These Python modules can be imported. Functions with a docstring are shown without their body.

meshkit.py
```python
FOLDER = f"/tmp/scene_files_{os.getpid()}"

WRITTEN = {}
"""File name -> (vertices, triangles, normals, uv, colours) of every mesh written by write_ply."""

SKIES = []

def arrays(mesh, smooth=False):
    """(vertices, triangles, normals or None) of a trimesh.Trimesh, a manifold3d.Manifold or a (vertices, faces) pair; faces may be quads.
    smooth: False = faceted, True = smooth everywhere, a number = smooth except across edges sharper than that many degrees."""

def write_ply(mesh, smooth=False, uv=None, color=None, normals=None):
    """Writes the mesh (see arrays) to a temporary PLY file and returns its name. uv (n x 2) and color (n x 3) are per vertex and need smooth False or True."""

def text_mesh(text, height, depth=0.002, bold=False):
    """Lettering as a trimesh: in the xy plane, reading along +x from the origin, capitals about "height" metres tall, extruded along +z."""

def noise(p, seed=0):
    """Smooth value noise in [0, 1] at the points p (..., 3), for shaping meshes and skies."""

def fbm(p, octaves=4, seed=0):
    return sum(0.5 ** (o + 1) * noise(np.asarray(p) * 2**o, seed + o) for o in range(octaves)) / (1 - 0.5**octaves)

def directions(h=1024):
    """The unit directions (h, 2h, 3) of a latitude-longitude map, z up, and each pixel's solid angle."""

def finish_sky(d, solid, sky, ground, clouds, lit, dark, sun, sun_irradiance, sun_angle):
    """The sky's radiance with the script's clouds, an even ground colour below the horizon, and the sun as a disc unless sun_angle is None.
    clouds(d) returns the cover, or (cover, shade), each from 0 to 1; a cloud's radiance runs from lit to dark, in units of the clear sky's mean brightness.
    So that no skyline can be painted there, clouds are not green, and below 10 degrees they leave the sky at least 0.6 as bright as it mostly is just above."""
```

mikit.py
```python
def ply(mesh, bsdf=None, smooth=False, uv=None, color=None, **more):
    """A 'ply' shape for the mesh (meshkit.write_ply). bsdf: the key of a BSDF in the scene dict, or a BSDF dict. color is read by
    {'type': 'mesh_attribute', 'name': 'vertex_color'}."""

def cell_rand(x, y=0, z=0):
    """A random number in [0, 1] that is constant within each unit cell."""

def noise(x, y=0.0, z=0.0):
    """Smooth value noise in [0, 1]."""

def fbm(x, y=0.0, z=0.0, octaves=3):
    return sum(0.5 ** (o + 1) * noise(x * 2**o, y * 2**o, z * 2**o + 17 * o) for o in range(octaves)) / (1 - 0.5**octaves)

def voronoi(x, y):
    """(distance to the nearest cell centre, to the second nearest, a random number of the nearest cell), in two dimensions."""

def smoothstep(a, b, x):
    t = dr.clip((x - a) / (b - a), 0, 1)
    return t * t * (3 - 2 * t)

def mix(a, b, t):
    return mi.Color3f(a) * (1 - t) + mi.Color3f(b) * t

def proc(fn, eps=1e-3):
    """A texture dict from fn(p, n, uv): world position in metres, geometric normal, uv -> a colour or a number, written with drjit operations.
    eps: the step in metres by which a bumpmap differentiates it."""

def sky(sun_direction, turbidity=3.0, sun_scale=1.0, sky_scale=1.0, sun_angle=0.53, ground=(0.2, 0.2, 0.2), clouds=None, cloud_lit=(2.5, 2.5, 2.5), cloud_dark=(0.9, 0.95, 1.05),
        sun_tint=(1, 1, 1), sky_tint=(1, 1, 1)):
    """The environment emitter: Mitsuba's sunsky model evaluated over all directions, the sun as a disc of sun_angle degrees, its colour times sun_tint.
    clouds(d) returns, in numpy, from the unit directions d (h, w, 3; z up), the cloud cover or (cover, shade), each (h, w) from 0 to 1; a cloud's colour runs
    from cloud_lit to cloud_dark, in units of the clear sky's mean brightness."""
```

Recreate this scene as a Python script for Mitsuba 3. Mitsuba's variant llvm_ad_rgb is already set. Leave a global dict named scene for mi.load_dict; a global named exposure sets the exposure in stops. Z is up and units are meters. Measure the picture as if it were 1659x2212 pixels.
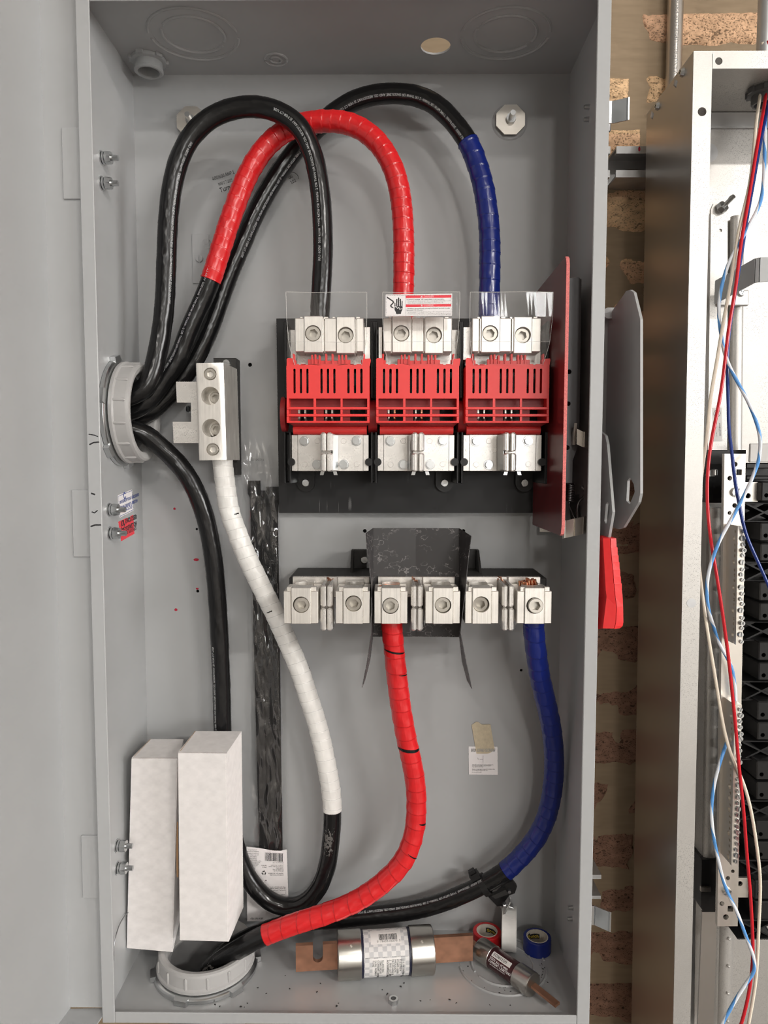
import math, random
import numpy as np, trimesh, drjit as dr, mitsuba as mi
import mikit, meshkit
import manifold3d as m3
from scipy.interpolate import CubicSpline
from shapely.geometry import Polygon, Point, LineString, box as sbox
from shapely.ops import unary_union
from shapely import affinity

T = mi.ScalarTransform4f
random.seed(7)
rng = np.random.default_rng(11)
scene, labels = {}, {}

# ---------------------------------------------------------------- camera, lamps, exposure
Z0 = 0.60                                   # the enclosure's bottom edge above the floor
CAM = np.array([0.0501, -0.80, 0.6514 + Z0])
YAW, PITCH, ROLL, FPX = -0.0072, 0.0687, 0.0014, 1560.0
exposure = 0.03
FW = np.array([math.sin(YAW) * math.cos(PITCH), math.cos(YAW) * math.cos(PITCH), -math.sin(PITCH)])
_r0 = np.array([math.cos(YAW), -math.sin(YAW), 0.0])
_u0 = np.cross(_r0, FW)
RT = _r0 * math.cos(ROLL) + _u0 * math.sin(ROLL)
UP = _u0 * math.cos(ROLL) - _r0 * math.sin(ROLL)
scene['camera'] = {'type': 'perspective', 'fov_axis': 'x', 'fov': math.degrees(2 * math.atan(829.5 / FPX)), 'near_clip': 0.02, 'far_clip': 60.0,
                   'to_world': T().look_at(origin=CAM.tolist(), target=(CAM + FW).tolist(), up=UP.tolist())}
CEIL = 3.4
# ceiling lamps: (x, y, length along x, length along y, radiance)
LAMPS = [(0.90, -2.9, 0.26, 0.26, 85.0), (0.55, -6.2, 0.30, 1.2, 105.0), (3.2, -4.5, 1.2, 0.3, 225.0)]
# unseen glowing panes added as low fill light: (wall, from, to along it, sill, head, radiance)
FILL_PANES = [('right', -4.6, -1.8, 1.0, 2.5, 15.0), ('front', 1.4, 4.4, 1.0, 2.5, 9.0)]


def P(px, py, Y):
    """Measured point: the photograph's pixel (1659 x 2212) at the depth Y metres behind the enclosure's front edge."""
    d = FPX * FW + (px - 829.5) * RT - (py - 1106.0) * UP
    return CAM + d * ((Y - CAM[1]) / d[1])


def PX(px, py, X):
    d = FPX * FW + (px - 829.5) * RT - (py - 1106.0) * UP
    return CAM + d * ((X - CAM[0]) / d[0])


def PZ(px, py, Z):
    d = FPX * FW + (px - 829.5) * RT - (py - 1106.0) * UP
    return CAM + d * ((Z - CAM[2]) / d[2])


def pxm(Y, py=1000):
    """Metres per pixel at depth Y."""
    return float(np.linalg.norm(P(830, py, Y) - P(831, py, Y)))


# ---------------------------------------------------------------- materials
def rgb(*c):
    return {'type': 'rgb', 'value': list(c)}


def princ(color, rough=0.5, metallic=0.0, spec=0.5, **more):
    return {'type': 'twosided', 'bsdf': {'type': 'principled', 'base_color': color if isinstance(color, dict) else rgb(*color), 'roughness': rough, 'metallic': metallic,
                                         **({} if metallic >= 1 else {'specular': spec}), **more}}


def bumped(bsdf, fn, scale, eps):
    return {'type': 'twosided', 'bsdf': {'type': 'bumpmap', 'tex': mikit.proc(fn, eps), 'scale': scale, 'bsdf': bsdf['bsdf']}}


nz, fb = mikit.noise, mikit.fbm


def t_paint(p, n, uv):
    v = fb(p.x * 14, p.y * 14, p.z * 14, 3)
    return mi.Color3f(0.350, 0.357, 0.362) * (0.96 + 0.08 * v)


def t_peel(p, n, uv):
    return nz(p.x * 420, p.y * 420, p.z * 420) + 0.5 * nz(p.x * 900, p.y * 900, p.z * 900)


def t_galv(p, n, uv):
    a = nz(p.x * 900, p.y * 900, p.z * 900)
    b = fb(p.x * 22, p.y * 22, p.z * 9, 3)
    s = mikit.smoothstep(0.62, 0.85, nz(p.x * 1500, p.y * 1500, p.z * 1100)) * mikit.smoothstep(0.35, 0.65, b)
    v = (0.92 + 0.08 * a) * (0.84 + 0.24 * b) * (1 - 0.38 * s)
    return mi.Color3f(0.56, 0.545, 0.52) * v


def t_galv_dull(p, n, uv):
    b = fb(p.x * 60, p.y * 60, p.z * 25, 3)
    return mi.Color3f(0.50, 0.505, 0.51) * (0.75 + 0.5 * b)


def t_alu(p, n, uv):
    b = nz(p.x * 1500, p.y * 300, p.z * 25)
    c = fb(p.x * 130, p.y * 130, p.z * 60, 3)
    return mi.Color3f(0.80, 0.77, 0.72) * (0.76 + 0.20 * b + 0.20 * c)


def t_zincplate(p, n, uv):
    c = fb(p.x * 90, p.y * 90, p.z * 90, 3)
    s = mikit.smoothstep(0.60, 0.85, nz(p.x * 1700, p.y * 1700, p.z * 1700)) * mikit.smoothstep(0.4, 0.62, c)
    return mi.Color3f(0.76, 0.735, 0.70) * (0.74 + 0.38 * c) * (1 - 0.45 * s)


def t_board(p, n, uv):
    s = mikit.smoothstep(0.83, 0.95, nz(p.x * 600, 3.0, p.z * 26)) * mikit.smoothstep(0.55, 0.8, fb(p.x * 30, 1.0, p.z * 30, 2))
    return mi.Color3f(0.016, 0.016, 0.017) + mi.Color3f(0.10, 0.10, 0.10) * s


def t_fish(p, n, uv):
    r = dr.abs(fb(p.x * 150, p.y * 150, p.z * 150, 3) - 0.5)
    s = (1 - mikit.smoothstep(0.0, 0.035, r)) * mikit.smoothstep(0.46, 0.58, fb(p.x * 45 + 3, p.y * 45, p.z * 45, 2))
    return mi.Color3f(0.030, 0.028, 0.029) + mi.Color3f(0.16, 0.15, 0.15) * s


def t_card(p, n, uv):
    v = fb(p.x * 130, p.y * 130, p.z * 130, 4)
    return mi.Color3f(0.66, 0.635, 0.625) * (0.90 + 0.2 * v)


def t_fiber(p, n, uv):
    v = fb(p.x * 40, p.y * 40, p.z * 18, 3)
    return mi.Color3f(0.10, 0.010, 0.012) * (0.75 + 0.5 * v)


def t_fiber_edge(p, n, uv):
    v = nz(p.x * 1400, p.y * 1400, p.z * 1400)
    return mi.Color3f(0.62, 0.17, 0.16) * (0.7 + 0.6 * v)


def t_copper(p, n, uv):
    v = fb(p.x * 80, p.y * 80, p.z * 80, 3)
    return mi.Color3f(0.52, 0.27, 0.175) * (0.65 + 0.7 * v)


def t_brick(p, n, uv):
    h = mikit.cell_rand(p.x * 4.6 + 7, 0, p.z * 11.8)
    base = mikit.mix((0.70, 0.48, 0.28), (0.64, 0.40, 0.26), h)
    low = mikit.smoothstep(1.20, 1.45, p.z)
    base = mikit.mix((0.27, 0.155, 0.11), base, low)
    v = fb(p.x * 120, p.y * 120, p.z * 120, 4)
    pore = mikit.smoothstep(0.60, 0.72, fb(p.x * 650 + 3.3, p.y * 650, p.z * 650 + 1.7, 2)) * 0.45
    big = mikit.smoothstep(0.68, 0.76, fb(p.x * 210 + 9, p.y * 210 + 5, p.z * 210, 2)) * 0.55
    return mi.Color3f(base) * (0.62 + 0.75 * v) * (1 - pore) * (1 - big)


def t_brick_h(p, n, uv):
    return fb(p.x * 160, p.y * 160, p.z * 160, 4) - 0.6 * mikit.smoothstep(0.60, 0.72, fb(p.x * 650 + 3.3, p.y * 650, p.z * 650 + 1.7, 2))


def t_mortar(p, n, uv):
    v = fb(p.x * 30, p.y * 30, p.z * 160, 4)
    w = fb(p.x * 7, p.y * 7, p.z * 7, 3)
    return mikit.mix((0.22, 0.165, 0.108), (0.36, 0.275, 0.19), 0.55 * v + 0.45 * w)


def t_mortar_h(p, n, uv):
    return fb(p.x * 35, p.y * 60, p.z * 190, 4)


def t_concrete(p, n, uv):
    return mi.Color3f(0.22, 0.205, 0.19) * (0.8 + 0.4 * fb(p.x * 3, p.y * 3, p.z * 3, 4))


def t_stripe(p, n, uv):
    # spiral stripe of the twisted pair wire: uv.x around, uv.y along in metres
    q = uv.x + uv.y / 0.055
    q = q - dr.floor(q)
    k = mikit.smoothstep(0.50, 0.53, q) * (1 - mikit.smoothstep(0.97, 1.0, q))
    return mikit.mix((0.70, 0.74, 0.80), (0.10, 0.30, 0.66), k)


def t_mask(p, n, uv):
    return mi.Color3f(0.50, 0.43, 0.31) * (0.86 + 0.28 * fb(p.x * 500, p.y * 500, p.z * 260, 3))


def t_check(p, n, uv):
    # the checkered print of the big fuse's label: uv in metres
    a = dr.floor(uv.x / 0.0056) + dr.floor(uv.y / 0.0056)
    k = a - 2 * dr.floor(a / 2)
    return mikit.mix((0.62, 0.61, 0.60), (0.45, 0.45, 0.455), k)


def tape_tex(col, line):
    # overlapping turns of tape: uv.y counts the turns; the overlap edge has a thin dark line, painted edge shade plus adhesive
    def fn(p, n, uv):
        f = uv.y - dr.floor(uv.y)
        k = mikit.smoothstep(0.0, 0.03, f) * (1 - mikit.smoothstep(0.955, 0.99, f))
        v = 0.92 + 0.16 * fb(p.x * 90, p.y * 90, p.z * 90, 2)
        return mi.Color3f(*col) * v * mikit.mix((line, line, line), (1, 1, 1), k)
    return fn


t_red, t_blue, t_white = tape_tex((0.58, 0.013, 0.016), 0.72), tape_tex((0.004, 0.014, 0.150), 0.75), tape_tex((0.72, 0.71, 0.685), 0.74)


def t_ivory(p, n, uv):
    return mi.Color3f(0.72, 0.70, 0.68)


MATS = {
    'm_paint': bumped(princ(mikit.proc(t_paint), 0.36, spec=0.45), t_peel, 0.000035, 4e-4),
    'm_grey_dark': princ((0.085, 0.085, 0.088), 0.45),
    'm_mech': princ((0.10, 0.10, 0.105), 0.42, 0.4),
    'm_cap': princ((0.50, 0.485, 0.45), 0.28, 1.0),
    'm_scuff': princ((0.11, 0.105, 0.10), 0.9, spec=0.2),
    'm_paint_plain': princ((0.32, 0.33, 0.335), 0.40),
    'm_galv': princ(mikit.proc(t_galv), 0.45, 0.70),
    'm_galv_smooth': princ((0.50, 0.47, 0.44), 0.32, 1.0),
    'm_galv_dull': princ(mikit.proc(t_galv_dull), 0.45, 0.75),
    'm_alu': princ(mikit.proc(t_alu), 0.40, 0.75),
    'm_zincplate': princ(mikit.proc(t_zincplate), 0.36, 0.80),
    'm_zinc': princ((0.62, 0.635, 0.64), 0.26, 1.0),
    'm_steel_dark': princ((0.30, 0.30, 0.31), 0.35, 1.0),
    'm_screw': princ((0.47, 0.445, 0.40), 0.36, 0.9),
    'm_nickel': princ((0.70, 0.66, 0.60), 0.34, 0.85),
    'm_black': princ((0.009, 0.009, 0.0095), 0.36, spec=0.35),
    'm_black_dull': princ((0.020, 0.019, 0.018), 0.6),
    'm_board': princ(mikit.proc(t_board), 0.45, spec=0.3),
    'm_fish': princ(mikit.proc(t_fish), 0.42),
    'm_cable': princ((0.006, 0.006, 0.0065), 0.21, spec=0.42),
    'm_print': princ((0.55, 0.55, 0.55), 0.5),
    'm_ink': princ((0.015, 0.015, 0.017), 0.6),
    'm_ink_blue': princ((0.07, 0.09, 0.25), 0.6),
    'm_ink_red': princ((0.35, 0.01, 0.03), 0.6),
    'm_ink_grey': princ((0.25, 0.25, 0.25), 0.6),
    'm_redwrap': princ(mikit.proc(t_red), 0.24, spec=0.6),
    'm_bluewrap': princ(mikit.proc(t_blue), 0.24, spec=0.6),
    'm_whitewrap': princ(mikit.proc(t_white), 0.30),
    'm_redtape': princ((0.50, 0.010, 0.014), 0.27, spec=0.6),
    'm_bluetape': princ((0.004, 0.014, 0.15), 0.26, spec=0.6),
    'm_whitetape': princ((0.74, 0.73, 0.705), 0.32),
    'm_redplastic': princ((0.70, 0.036, 0.034), 0.42),
    'm_redgrip': princ((0.66, 0.020, 0.022), 0.30),
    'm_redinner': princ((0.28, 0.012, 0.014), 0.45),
    'm_fiber': princ(mikit.proc(t_fiber), 0.26),
    'm_fiber_edge': princ(mikit.proc(t_fiber_edge), 0.8),
    'm_card': princ(mikit.proc(t_card), 0.85, spec=0.2),
    'm_kraft': princ((0.36, 0.22, 0.12), 0.9, spec=0.2),
    'm_paper': princ((0.76, 0.73, 0.73), 0.7, spec=0.3),
    'm_paper_red': princ((0.72, 0.055, 0.075), 0.6, spec=0.3),
    'm_mask': princ(mikit.proc(t_mask), 0.8, spec=0.2),
    'm_copper': princ(mikit.proc(t_copper), 0.36, 0.85),
    'm_copper_bright': princ((0.80, 0.40, 0.24), 0.28, 1.0),
    'm_pvc': princ((0.36, 0.355, 0.35), 0.36),
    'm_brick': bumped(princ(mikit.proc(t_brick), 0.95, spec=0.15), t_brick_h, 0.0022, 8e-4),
    'm_mortar': bumped(princ(mikit.proc(t_mortar), 0.95, spec=0.15), t_mortar_h, 0.003, 1.5e-3),
    'm_concrete': princ(mikit.proc(t_concrete), 0.7),
    'm_wall_dim': princ((0.30, 0.29, 0.27), 0.8),
    'm_wall': princ((0.50, 0.48, 0.45), 0.8),
    'm_ceiling': princ((0.60, 0.59, 0.57), 0.9),
    'm_lampbody': princ((0.7, 0.7, 0.7), 0.5),
    'm_wire_red': princ((0.55, 0.012, 0.022), 0.25),
    'm_wire_blue': princ((0.012, 0.035, 0.20), 0.25),
    'm_wire_white': princ((0.74, 0.66, 0.55), 0.4),
    'm_wire_pair': princ(mikit.proc(t_stripe), 0.35),
    'm_brown': princ((0.040, 0.010, 0.012), 0.22),
    'm_bluering': princ((0.010, 0.012, 0.03), 0.4),
    'm_check': princ(mikit.proc(t_check), 0.45),
    'm_ivory': princ((0.70, 0.68, 0.66), 0.5),
    'm_yellow': princ((0.62, 0.45, 0.05), 0.5),
    'm_core': princ((0.55, 0.51, 0.45), 0.7),
    'm_label_grey': princ((0.50, 0.49, 0.475), 0.45),
    'm_clear': {'type': 'thindielectric', 'int_ior': 1.52},
}
scene.update(MATS)


# ---------------------------------------------------------------- naming
def numbered(name):
    if name not in USED:
        USED.add(name)
        return name
    k = 1
    while f'{name}_{k:03d}' in USED:
        k += 1
    USED.add(f'{name}_{k:03d}')
    return f'{name}_{k:03d}'


USED = set()


def thing(name, label, cat, group=None):
    key = numbered(name)
    labels[key] = {'label': label, 'category': cat}
    if group:
        labels[key]['group'] = group
    return key


def put(key, mesh, mat, smooth=False, uv=None):
    scene[key] = mikit.ply(mesh, mat, smooth, uv)
    return key


def part(parent, name, mesh, mat, smooth=False, uv=None, label=None, kind=None):
    key = put(numbered(parent + '__' + name), mesh, mat, smooth, uv)
    if label or kind:
        labels[key] = {}
        if label:
            labels[key]['label'] = label
        if kind:
            labels[key]['kind'] = kind
    return key


def whole(name, label, cat, mesh, mat, smooth=False, uv=None, group=None):
    key = thing(name, label, cat, group)
    return put(key, mesh, mat, smooth, uv)


def struct(name, mesh, mat, smooth=False):
    put(numbered(name), mesh, mat, smooth)
    labels[name] = {'kind': 'structure'}
    return name


# ---------------------------------------------------------------- mesh helpers
def tm(m):
    """A trimesh of a manifold3d or trimesh object."""
    if hasattr(m, 'to_mesh'):
        q = m.to_mesh()
        return trimesh.Trimesh(np.array(q.vert_properties[:, :3], float), np.array(q.tri_verts, int), process=False)
    return m


def cat(*ms):
    return trimesh.util.concatenate([tm(m) for m in ms])


def bx(x0, x1, y0, y1, z0, z1):
    a, b = np.minimum([x0, y0, z0], [x1, y1, z1]), np.maximum([x0, y0, z0], [x1, y1, z1])
    return m3.Manifold.cube((b - a).tolist()).translate(a.tolist())


def cbx(x0, x1, y0, y1, z0, z1, c=0.0006):
    """A box with chamfered edges."""
    a, b = np.minimum([x0, y0, z0], [x1, y1, z1]), np.maximum([x0, y0, z0], [x1, y1, z1])
    c = min(c, 0.3 * float((b - a).min()))
    pts = []
    for i in range(8):
        s = np.array([(i >> k) & 1 for k in range(3)])
        p = np.where(s, b, a)
        d = np.where(s, -c, c)
        for k in range(3):
            q = p + d
            q[k] = p[k]
            pts.append(q)
    return m3.Manifold.hull_points(np.array(pts))


def hull(pts):
    return m3.Manifold.hull_points(np.array(pts, float))


def cyl(p0, p1, r0, r1=None, n=32):
    p0, p1 = np.asarray(p0, float), np.asarray(p1, float)
    r1 = r0 if r1 is None else r1
    d = p1 - p0
    L = np.linalg.norm(d)
    d = d / L
    m = m3.Manifold.cylinder(L, r0, r1, n)
    a = np.cross(d, [0, 0, 1.0] if abs(d[2]) < 0.9 else [1.0, 0, 0])
    a /= np.linalg.norm(a)
    b = np.cross(d, a)
    return m.transform(np.column_stack([a, b, d, p0]))


def prism_xy(poly, z0, z1):
    m = trimesh.creation.extrude_polygon(poly, z1 - z0, engine='earcut')
    m.apply_translation([0, 0, z0])
    return m


def prism_xz(poly, y0, y1):
    m = trimesh.creation.extrude_polygon(poly, y1 - y0, engine='earcut')
    v = m.vertices
    return trimesh.Trimesh(np.column_stack([v[:, 0], y0 + v[:, 2], v[:, 1]]), m.faces[:, ::-1], process=False)


def prism_yz(poly, x0, x1):
    m = trimesh.creation.extrude_polygon(poly, x1 - x0, engine='earcut')
    v = m.vertices
    return trimesh.Trimesh(np.column_stack([x0 + v[:, 2], v[:, 0], v[:, 1]]), m.faces, process=False)


def mani(mesh):
    mesh = tm(mesh)
    mesh = trimesh.Trimesh(mesh.vertices, mesh.faces, process=True)
    return m3.Manifold(m3.Mesh(np.asarray(mesh.vertices, np.float32), np.asarray(mesh.faces, np.uint32)))


def xz(pts, Y):
    """Measured outline: photograph points at depth Y -> (x, z) pairs."""
    return [(q[0], q[2]) for q in (P(a, b, Y) for a, b in pts)]


def poly_px(pts, Y):
    return Polygon(xz(pts, Y)).buffer(0)


def rect_px(x0, y0, x1, y1, Y):
    a, b = P(x0, (y0 + y1) / 2, Y), P(x1, (y0 + y1) / 2, Y)
    c, d = P((x0 + x1) / 2, y0, Y), P((x0 + x1) / 2, y1, Y)
    return a[0], b[0], d[2], c[2]           # x0, x1, z0, z1


def pbox(x0, y0, x1, y1, Yf, Yb, c=0.0006):
    """Chamfered box whose front face at depth Yf was measured at those pixels, back at Yb."""
    a, b, lo, hi = rect_px(x0, y0, x1, y1, Yf)
    return cbx(a, b, Yf, Yb, lo, hi, c)


def slots(x, z, w, h, n=6):
    """A vertical rounded slot outline."""
    return LineString([(x, z - h / 2 + w / 2), (x, z + h / 2 - w / 2)]).buffer(w / 2, quad_segs=n)


def frames(pts, ref=(0, -1.0, 0)):
    pts = np.asarray(pts)
    t = np.gradient(pts, axis=0)
    t /= np.linalg.norm(t, axis=1, keepdims=True)
    ref = np.asarray(ref, float)
    n = ref - t * (t @ ref)[:, None]
    n /= np.linalg.norm(n, axis=1, keepdims=True)
    return t, n, np.cross(t, n)


def spline(ctrl, step=0.002):
    """Smooth curve through the control points: points, arc length, arc length of each control point."""
    c = np.asarray(ctrl, float)
    u = np.concatenate([[0], np.cumsum(np.linalg.norm(np.diff(c, axis=0), axis=1) ** 0.75)])
    f = CubicSpline(u, c)
    uu = np.linspace(0, u[-1], 4000)
    q = f(uu)
    s = np.concatenate([[0], np.cumsum(np.linalg.norm(np.diff(q, axis=0), axis=1))])
    n = max(4, int(s[-1] / step))
    ss = np.linspace(0, s[-1], n)
    ui = np.interp(ss, s, uu)
    return f(ui), ss, np.interp(u, uu, s)


def tube(pts, radius, n=24, caps=True, ref=(0, -1.0, 0), s=None):
    """Tube along pts; radius a number or a function (s, theta) -> radius. Returns mesh and uv (around, along in metres)."""
    pts = np.asarray(pts, float)
    t, nn, b = frames(pts, ref)
    if s is None:
        s = np.concatenate([[0], np.cumsum(np.linalg.norm(np.diff(pts, axis=0), axis=1))])
    th = np.arange(n + 1) / n * 2 * np.pi
    S, TH = np.meshgrid(s, th, indexing='ij')
    R = radius(S, TH) if callable(radius) else np.full(S.shape, radius)
    v = pts[:, None] + R[..., None] * (np.cos(TH)[..., None] * nn[:, None] + np.sin(TH)[..., None] * b[:, None])
    uv = np.stack([TH / (2 * np.pi), S], -1)
    k, m = len(pts), n + 1
    i = np.arange(k - 1)[:, None] * m + np.arange(n)[None]
    f = np.concatenate([np.stack([i, i + 1, i + m + 1], -1).reshape(-1, 3), np.stack([i, i + m + 1, i + m], -1).reshape(-1, 3)])
    v, uv = v.reshape(-1, 3), uv.reshape(-1, 2)
    if caps:
        v = np.vstack([v, pts[:1], pts[-1:]])
        uv = np.vstack([uv, [[0, s[0]], [0, s[-1]]]])
        j = np.arange(n)
        f = np.vstack([f, np.stack([np.full(n, k * m), j + 1, j], -1), np.stack([np.full(n, k * m + 1), (k - 1) * m + j, (k - 1) * m + j + 1], -1)])
    return trimesh.Trimesh(v, f, process=False), uv


def revolve(profile, origin, axis, n=48):
    """Lathe: profile of (radius, height) along the axis from the origin."""
    m = trimesh.creation.revolve(np.asarray(profile, float), sections=n)
    d = np.asarray(axis, float) / np.linalg.norm(axis)
    a = np.cross(d, [0, 0, 1.0] if abs(d[2]) < 0.9 else [1.0, 0, 0])
    a /= np.linalg.norm(a)
    b = np.cross(d, a)
    M = np.eye(4)
    M[:3, :3] = np.column_stack([a, b, d])
    M[:3, 3] = origin
    m.apply_transform(M)
    return m


def text_flat(lines, height, leading=1.55, depth=0.00012, bold=False, align='left'):
    """Several lines of lettering as one mesh in the xy plane, first baseline at y = 0."""
    out = []
    for k, ln in enumerate(lines):
        if not ln.strip():
            continue
        m = meshkit.text_mesh(ln, height, depth, bold)
        w = m.vertices[:, 0].max()
        m.apply_translation([{'left': 0, 'center': -w / 2, 'right': -w}[align], -k * height * leading, 0])
        out.append(m)
    return trimesh.util.concatenate(out)


def place_flat(m, origin, right, up, width=None, out=None):
    """Lays a flat mesh (x, y, thickness z) on a plane: right and up are its axes in space."""
    m = m.copy()
    if width is not None:
        m.apply_scale([width / (m.vertices[:, 0].max() - m.vertices[:, 0].min()), 1, 1])
    r, u = np.asarray(right, float), np.asarray(up, float)
    r, u = r / np.linalg.norm(r), u / np.linalg.norm(u)
    nrm = np.cross(r, u) if out is None else np.asarray(out, float)
    v = m.vertices
    return trimesh.Trimesh(np.asarray(origin) + v[:, :1] * r + v[:, 1:2] * u + v[:, 2:3] * nrm, m.faces, process=False)


def hexagon(r, rot=0.0):
    return Polygon([(r * math.cos(rot + k * math.pi / 3), r * math.sin(rot + k * math.pi / 3)) for k in range(6)])


def along(m, p, d):
    """Moves a manifold built along +z to start at p and run along d."""
    d = np.asarray(d, float) / np.linalg.norm(d)
    a = np.cross(d, [0, 0, 1.0] if abs(d[2]) < 0.9 else [1.0, 0, 0])
    a /= np.linalg.norm(a)
    return m.transform(np.column_stack([a, np.cross(d, a), d, np.asarray(p, float)]))


def hex_nut(r, h, hole=0.0, rot=0.0):
    """Hexagonal nut or bolt head along +z with rounded-off corners; r is the corner radius."""
    m = m3.Manifold.cylinder(h, r, r, 6).rotate([0, 0, rot])
    m = m ^ m3.Manifold.cylinder(h, r * 1.0, r * 0.90, 32)
    if hole:
        m = m - m3.Manifold.cylinder(h * 3, hole, hole, 24).translate([0, 0, -h])
    return m


def slotted(r, h, rot=0.0):
    m = m3.Manifold.cylinder(h, r, r * 0.88, 28)
    return m - m3.Manifold.cube([r * 3, r * 0.34, h * 1.5], True).rotate([0, 0, rot]).translate([0, 0, h])


def phillips(r, h, rot=20.0):
    m = m3.Manifold.cylinder(h, r, r * 0.7, 28)
    c = m3.Manifold.cube([r * 1.2, r * 0.24, h], True) + m3.Manifold.cube([r * 0.24, r * 1.2, h], True)
    return m - c.rotate([0, 0, rot]).translate([0, 0, h])


def socket_screw(r, h, rot=0.0, deep=0.6):
    """Set screw along +z with a hexagonal socket, open at the top."""
    m = m3.Manifold.cylinder(h - r * 0.08, r, r, 36) + m3.Manifold.cylinder(r * 0.08, r, r * 0.92, 36).translate([0, 0, h - r * 0.08])
    s = m3.Manifold.cylinder(h, r * 0.62, r * 0.62, 6).rotate([0, 0, rot]).translate([0, 0, h * (1 - deep)])
    return m - s


FRONT = np.array([0, -1.0, 0])
D, W2, H = 0.1662, 0.28145, 1.1497
ZB, ZT = Z0, Z0 + H
YW = 0.215                                  # the brick wall's face

# ---------------------------------------------------------------- the room
struct('floor', bx(-4.2, 6.2, -8.2, YW + 0.2, -0.12, 0.0), 'm_concrete')
struct('ceiling', bx(-4.2, 6.2, -8.2, YW + 0.2, CEIL, CEIL + 0.12), 'm_ceiling')
struct('wall_left', bx(-4.2, -4.0, -8.2, YW, 0, CEIL), 'm_wall_dim')
struct('wall_right', bx(6.0, 6.2, -8.2, YW, 0, CEIL), 'm_wall')
struct('wall_front', bx(-4.0, 6.0, -8.2, -8.0, 0, CEIL), 'm_wall_dim')
struct('wall_back', bx(-4.2, 6.2, YW, YW + 0.2, 0, CEIL), 'm_mortar')
LAMP_WHERE = ['small and square, nearest above the switch enclosure', 'long and narrow, farthest from the brick wall', 'wide and rectangular, in front of the panelboard']
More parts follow.
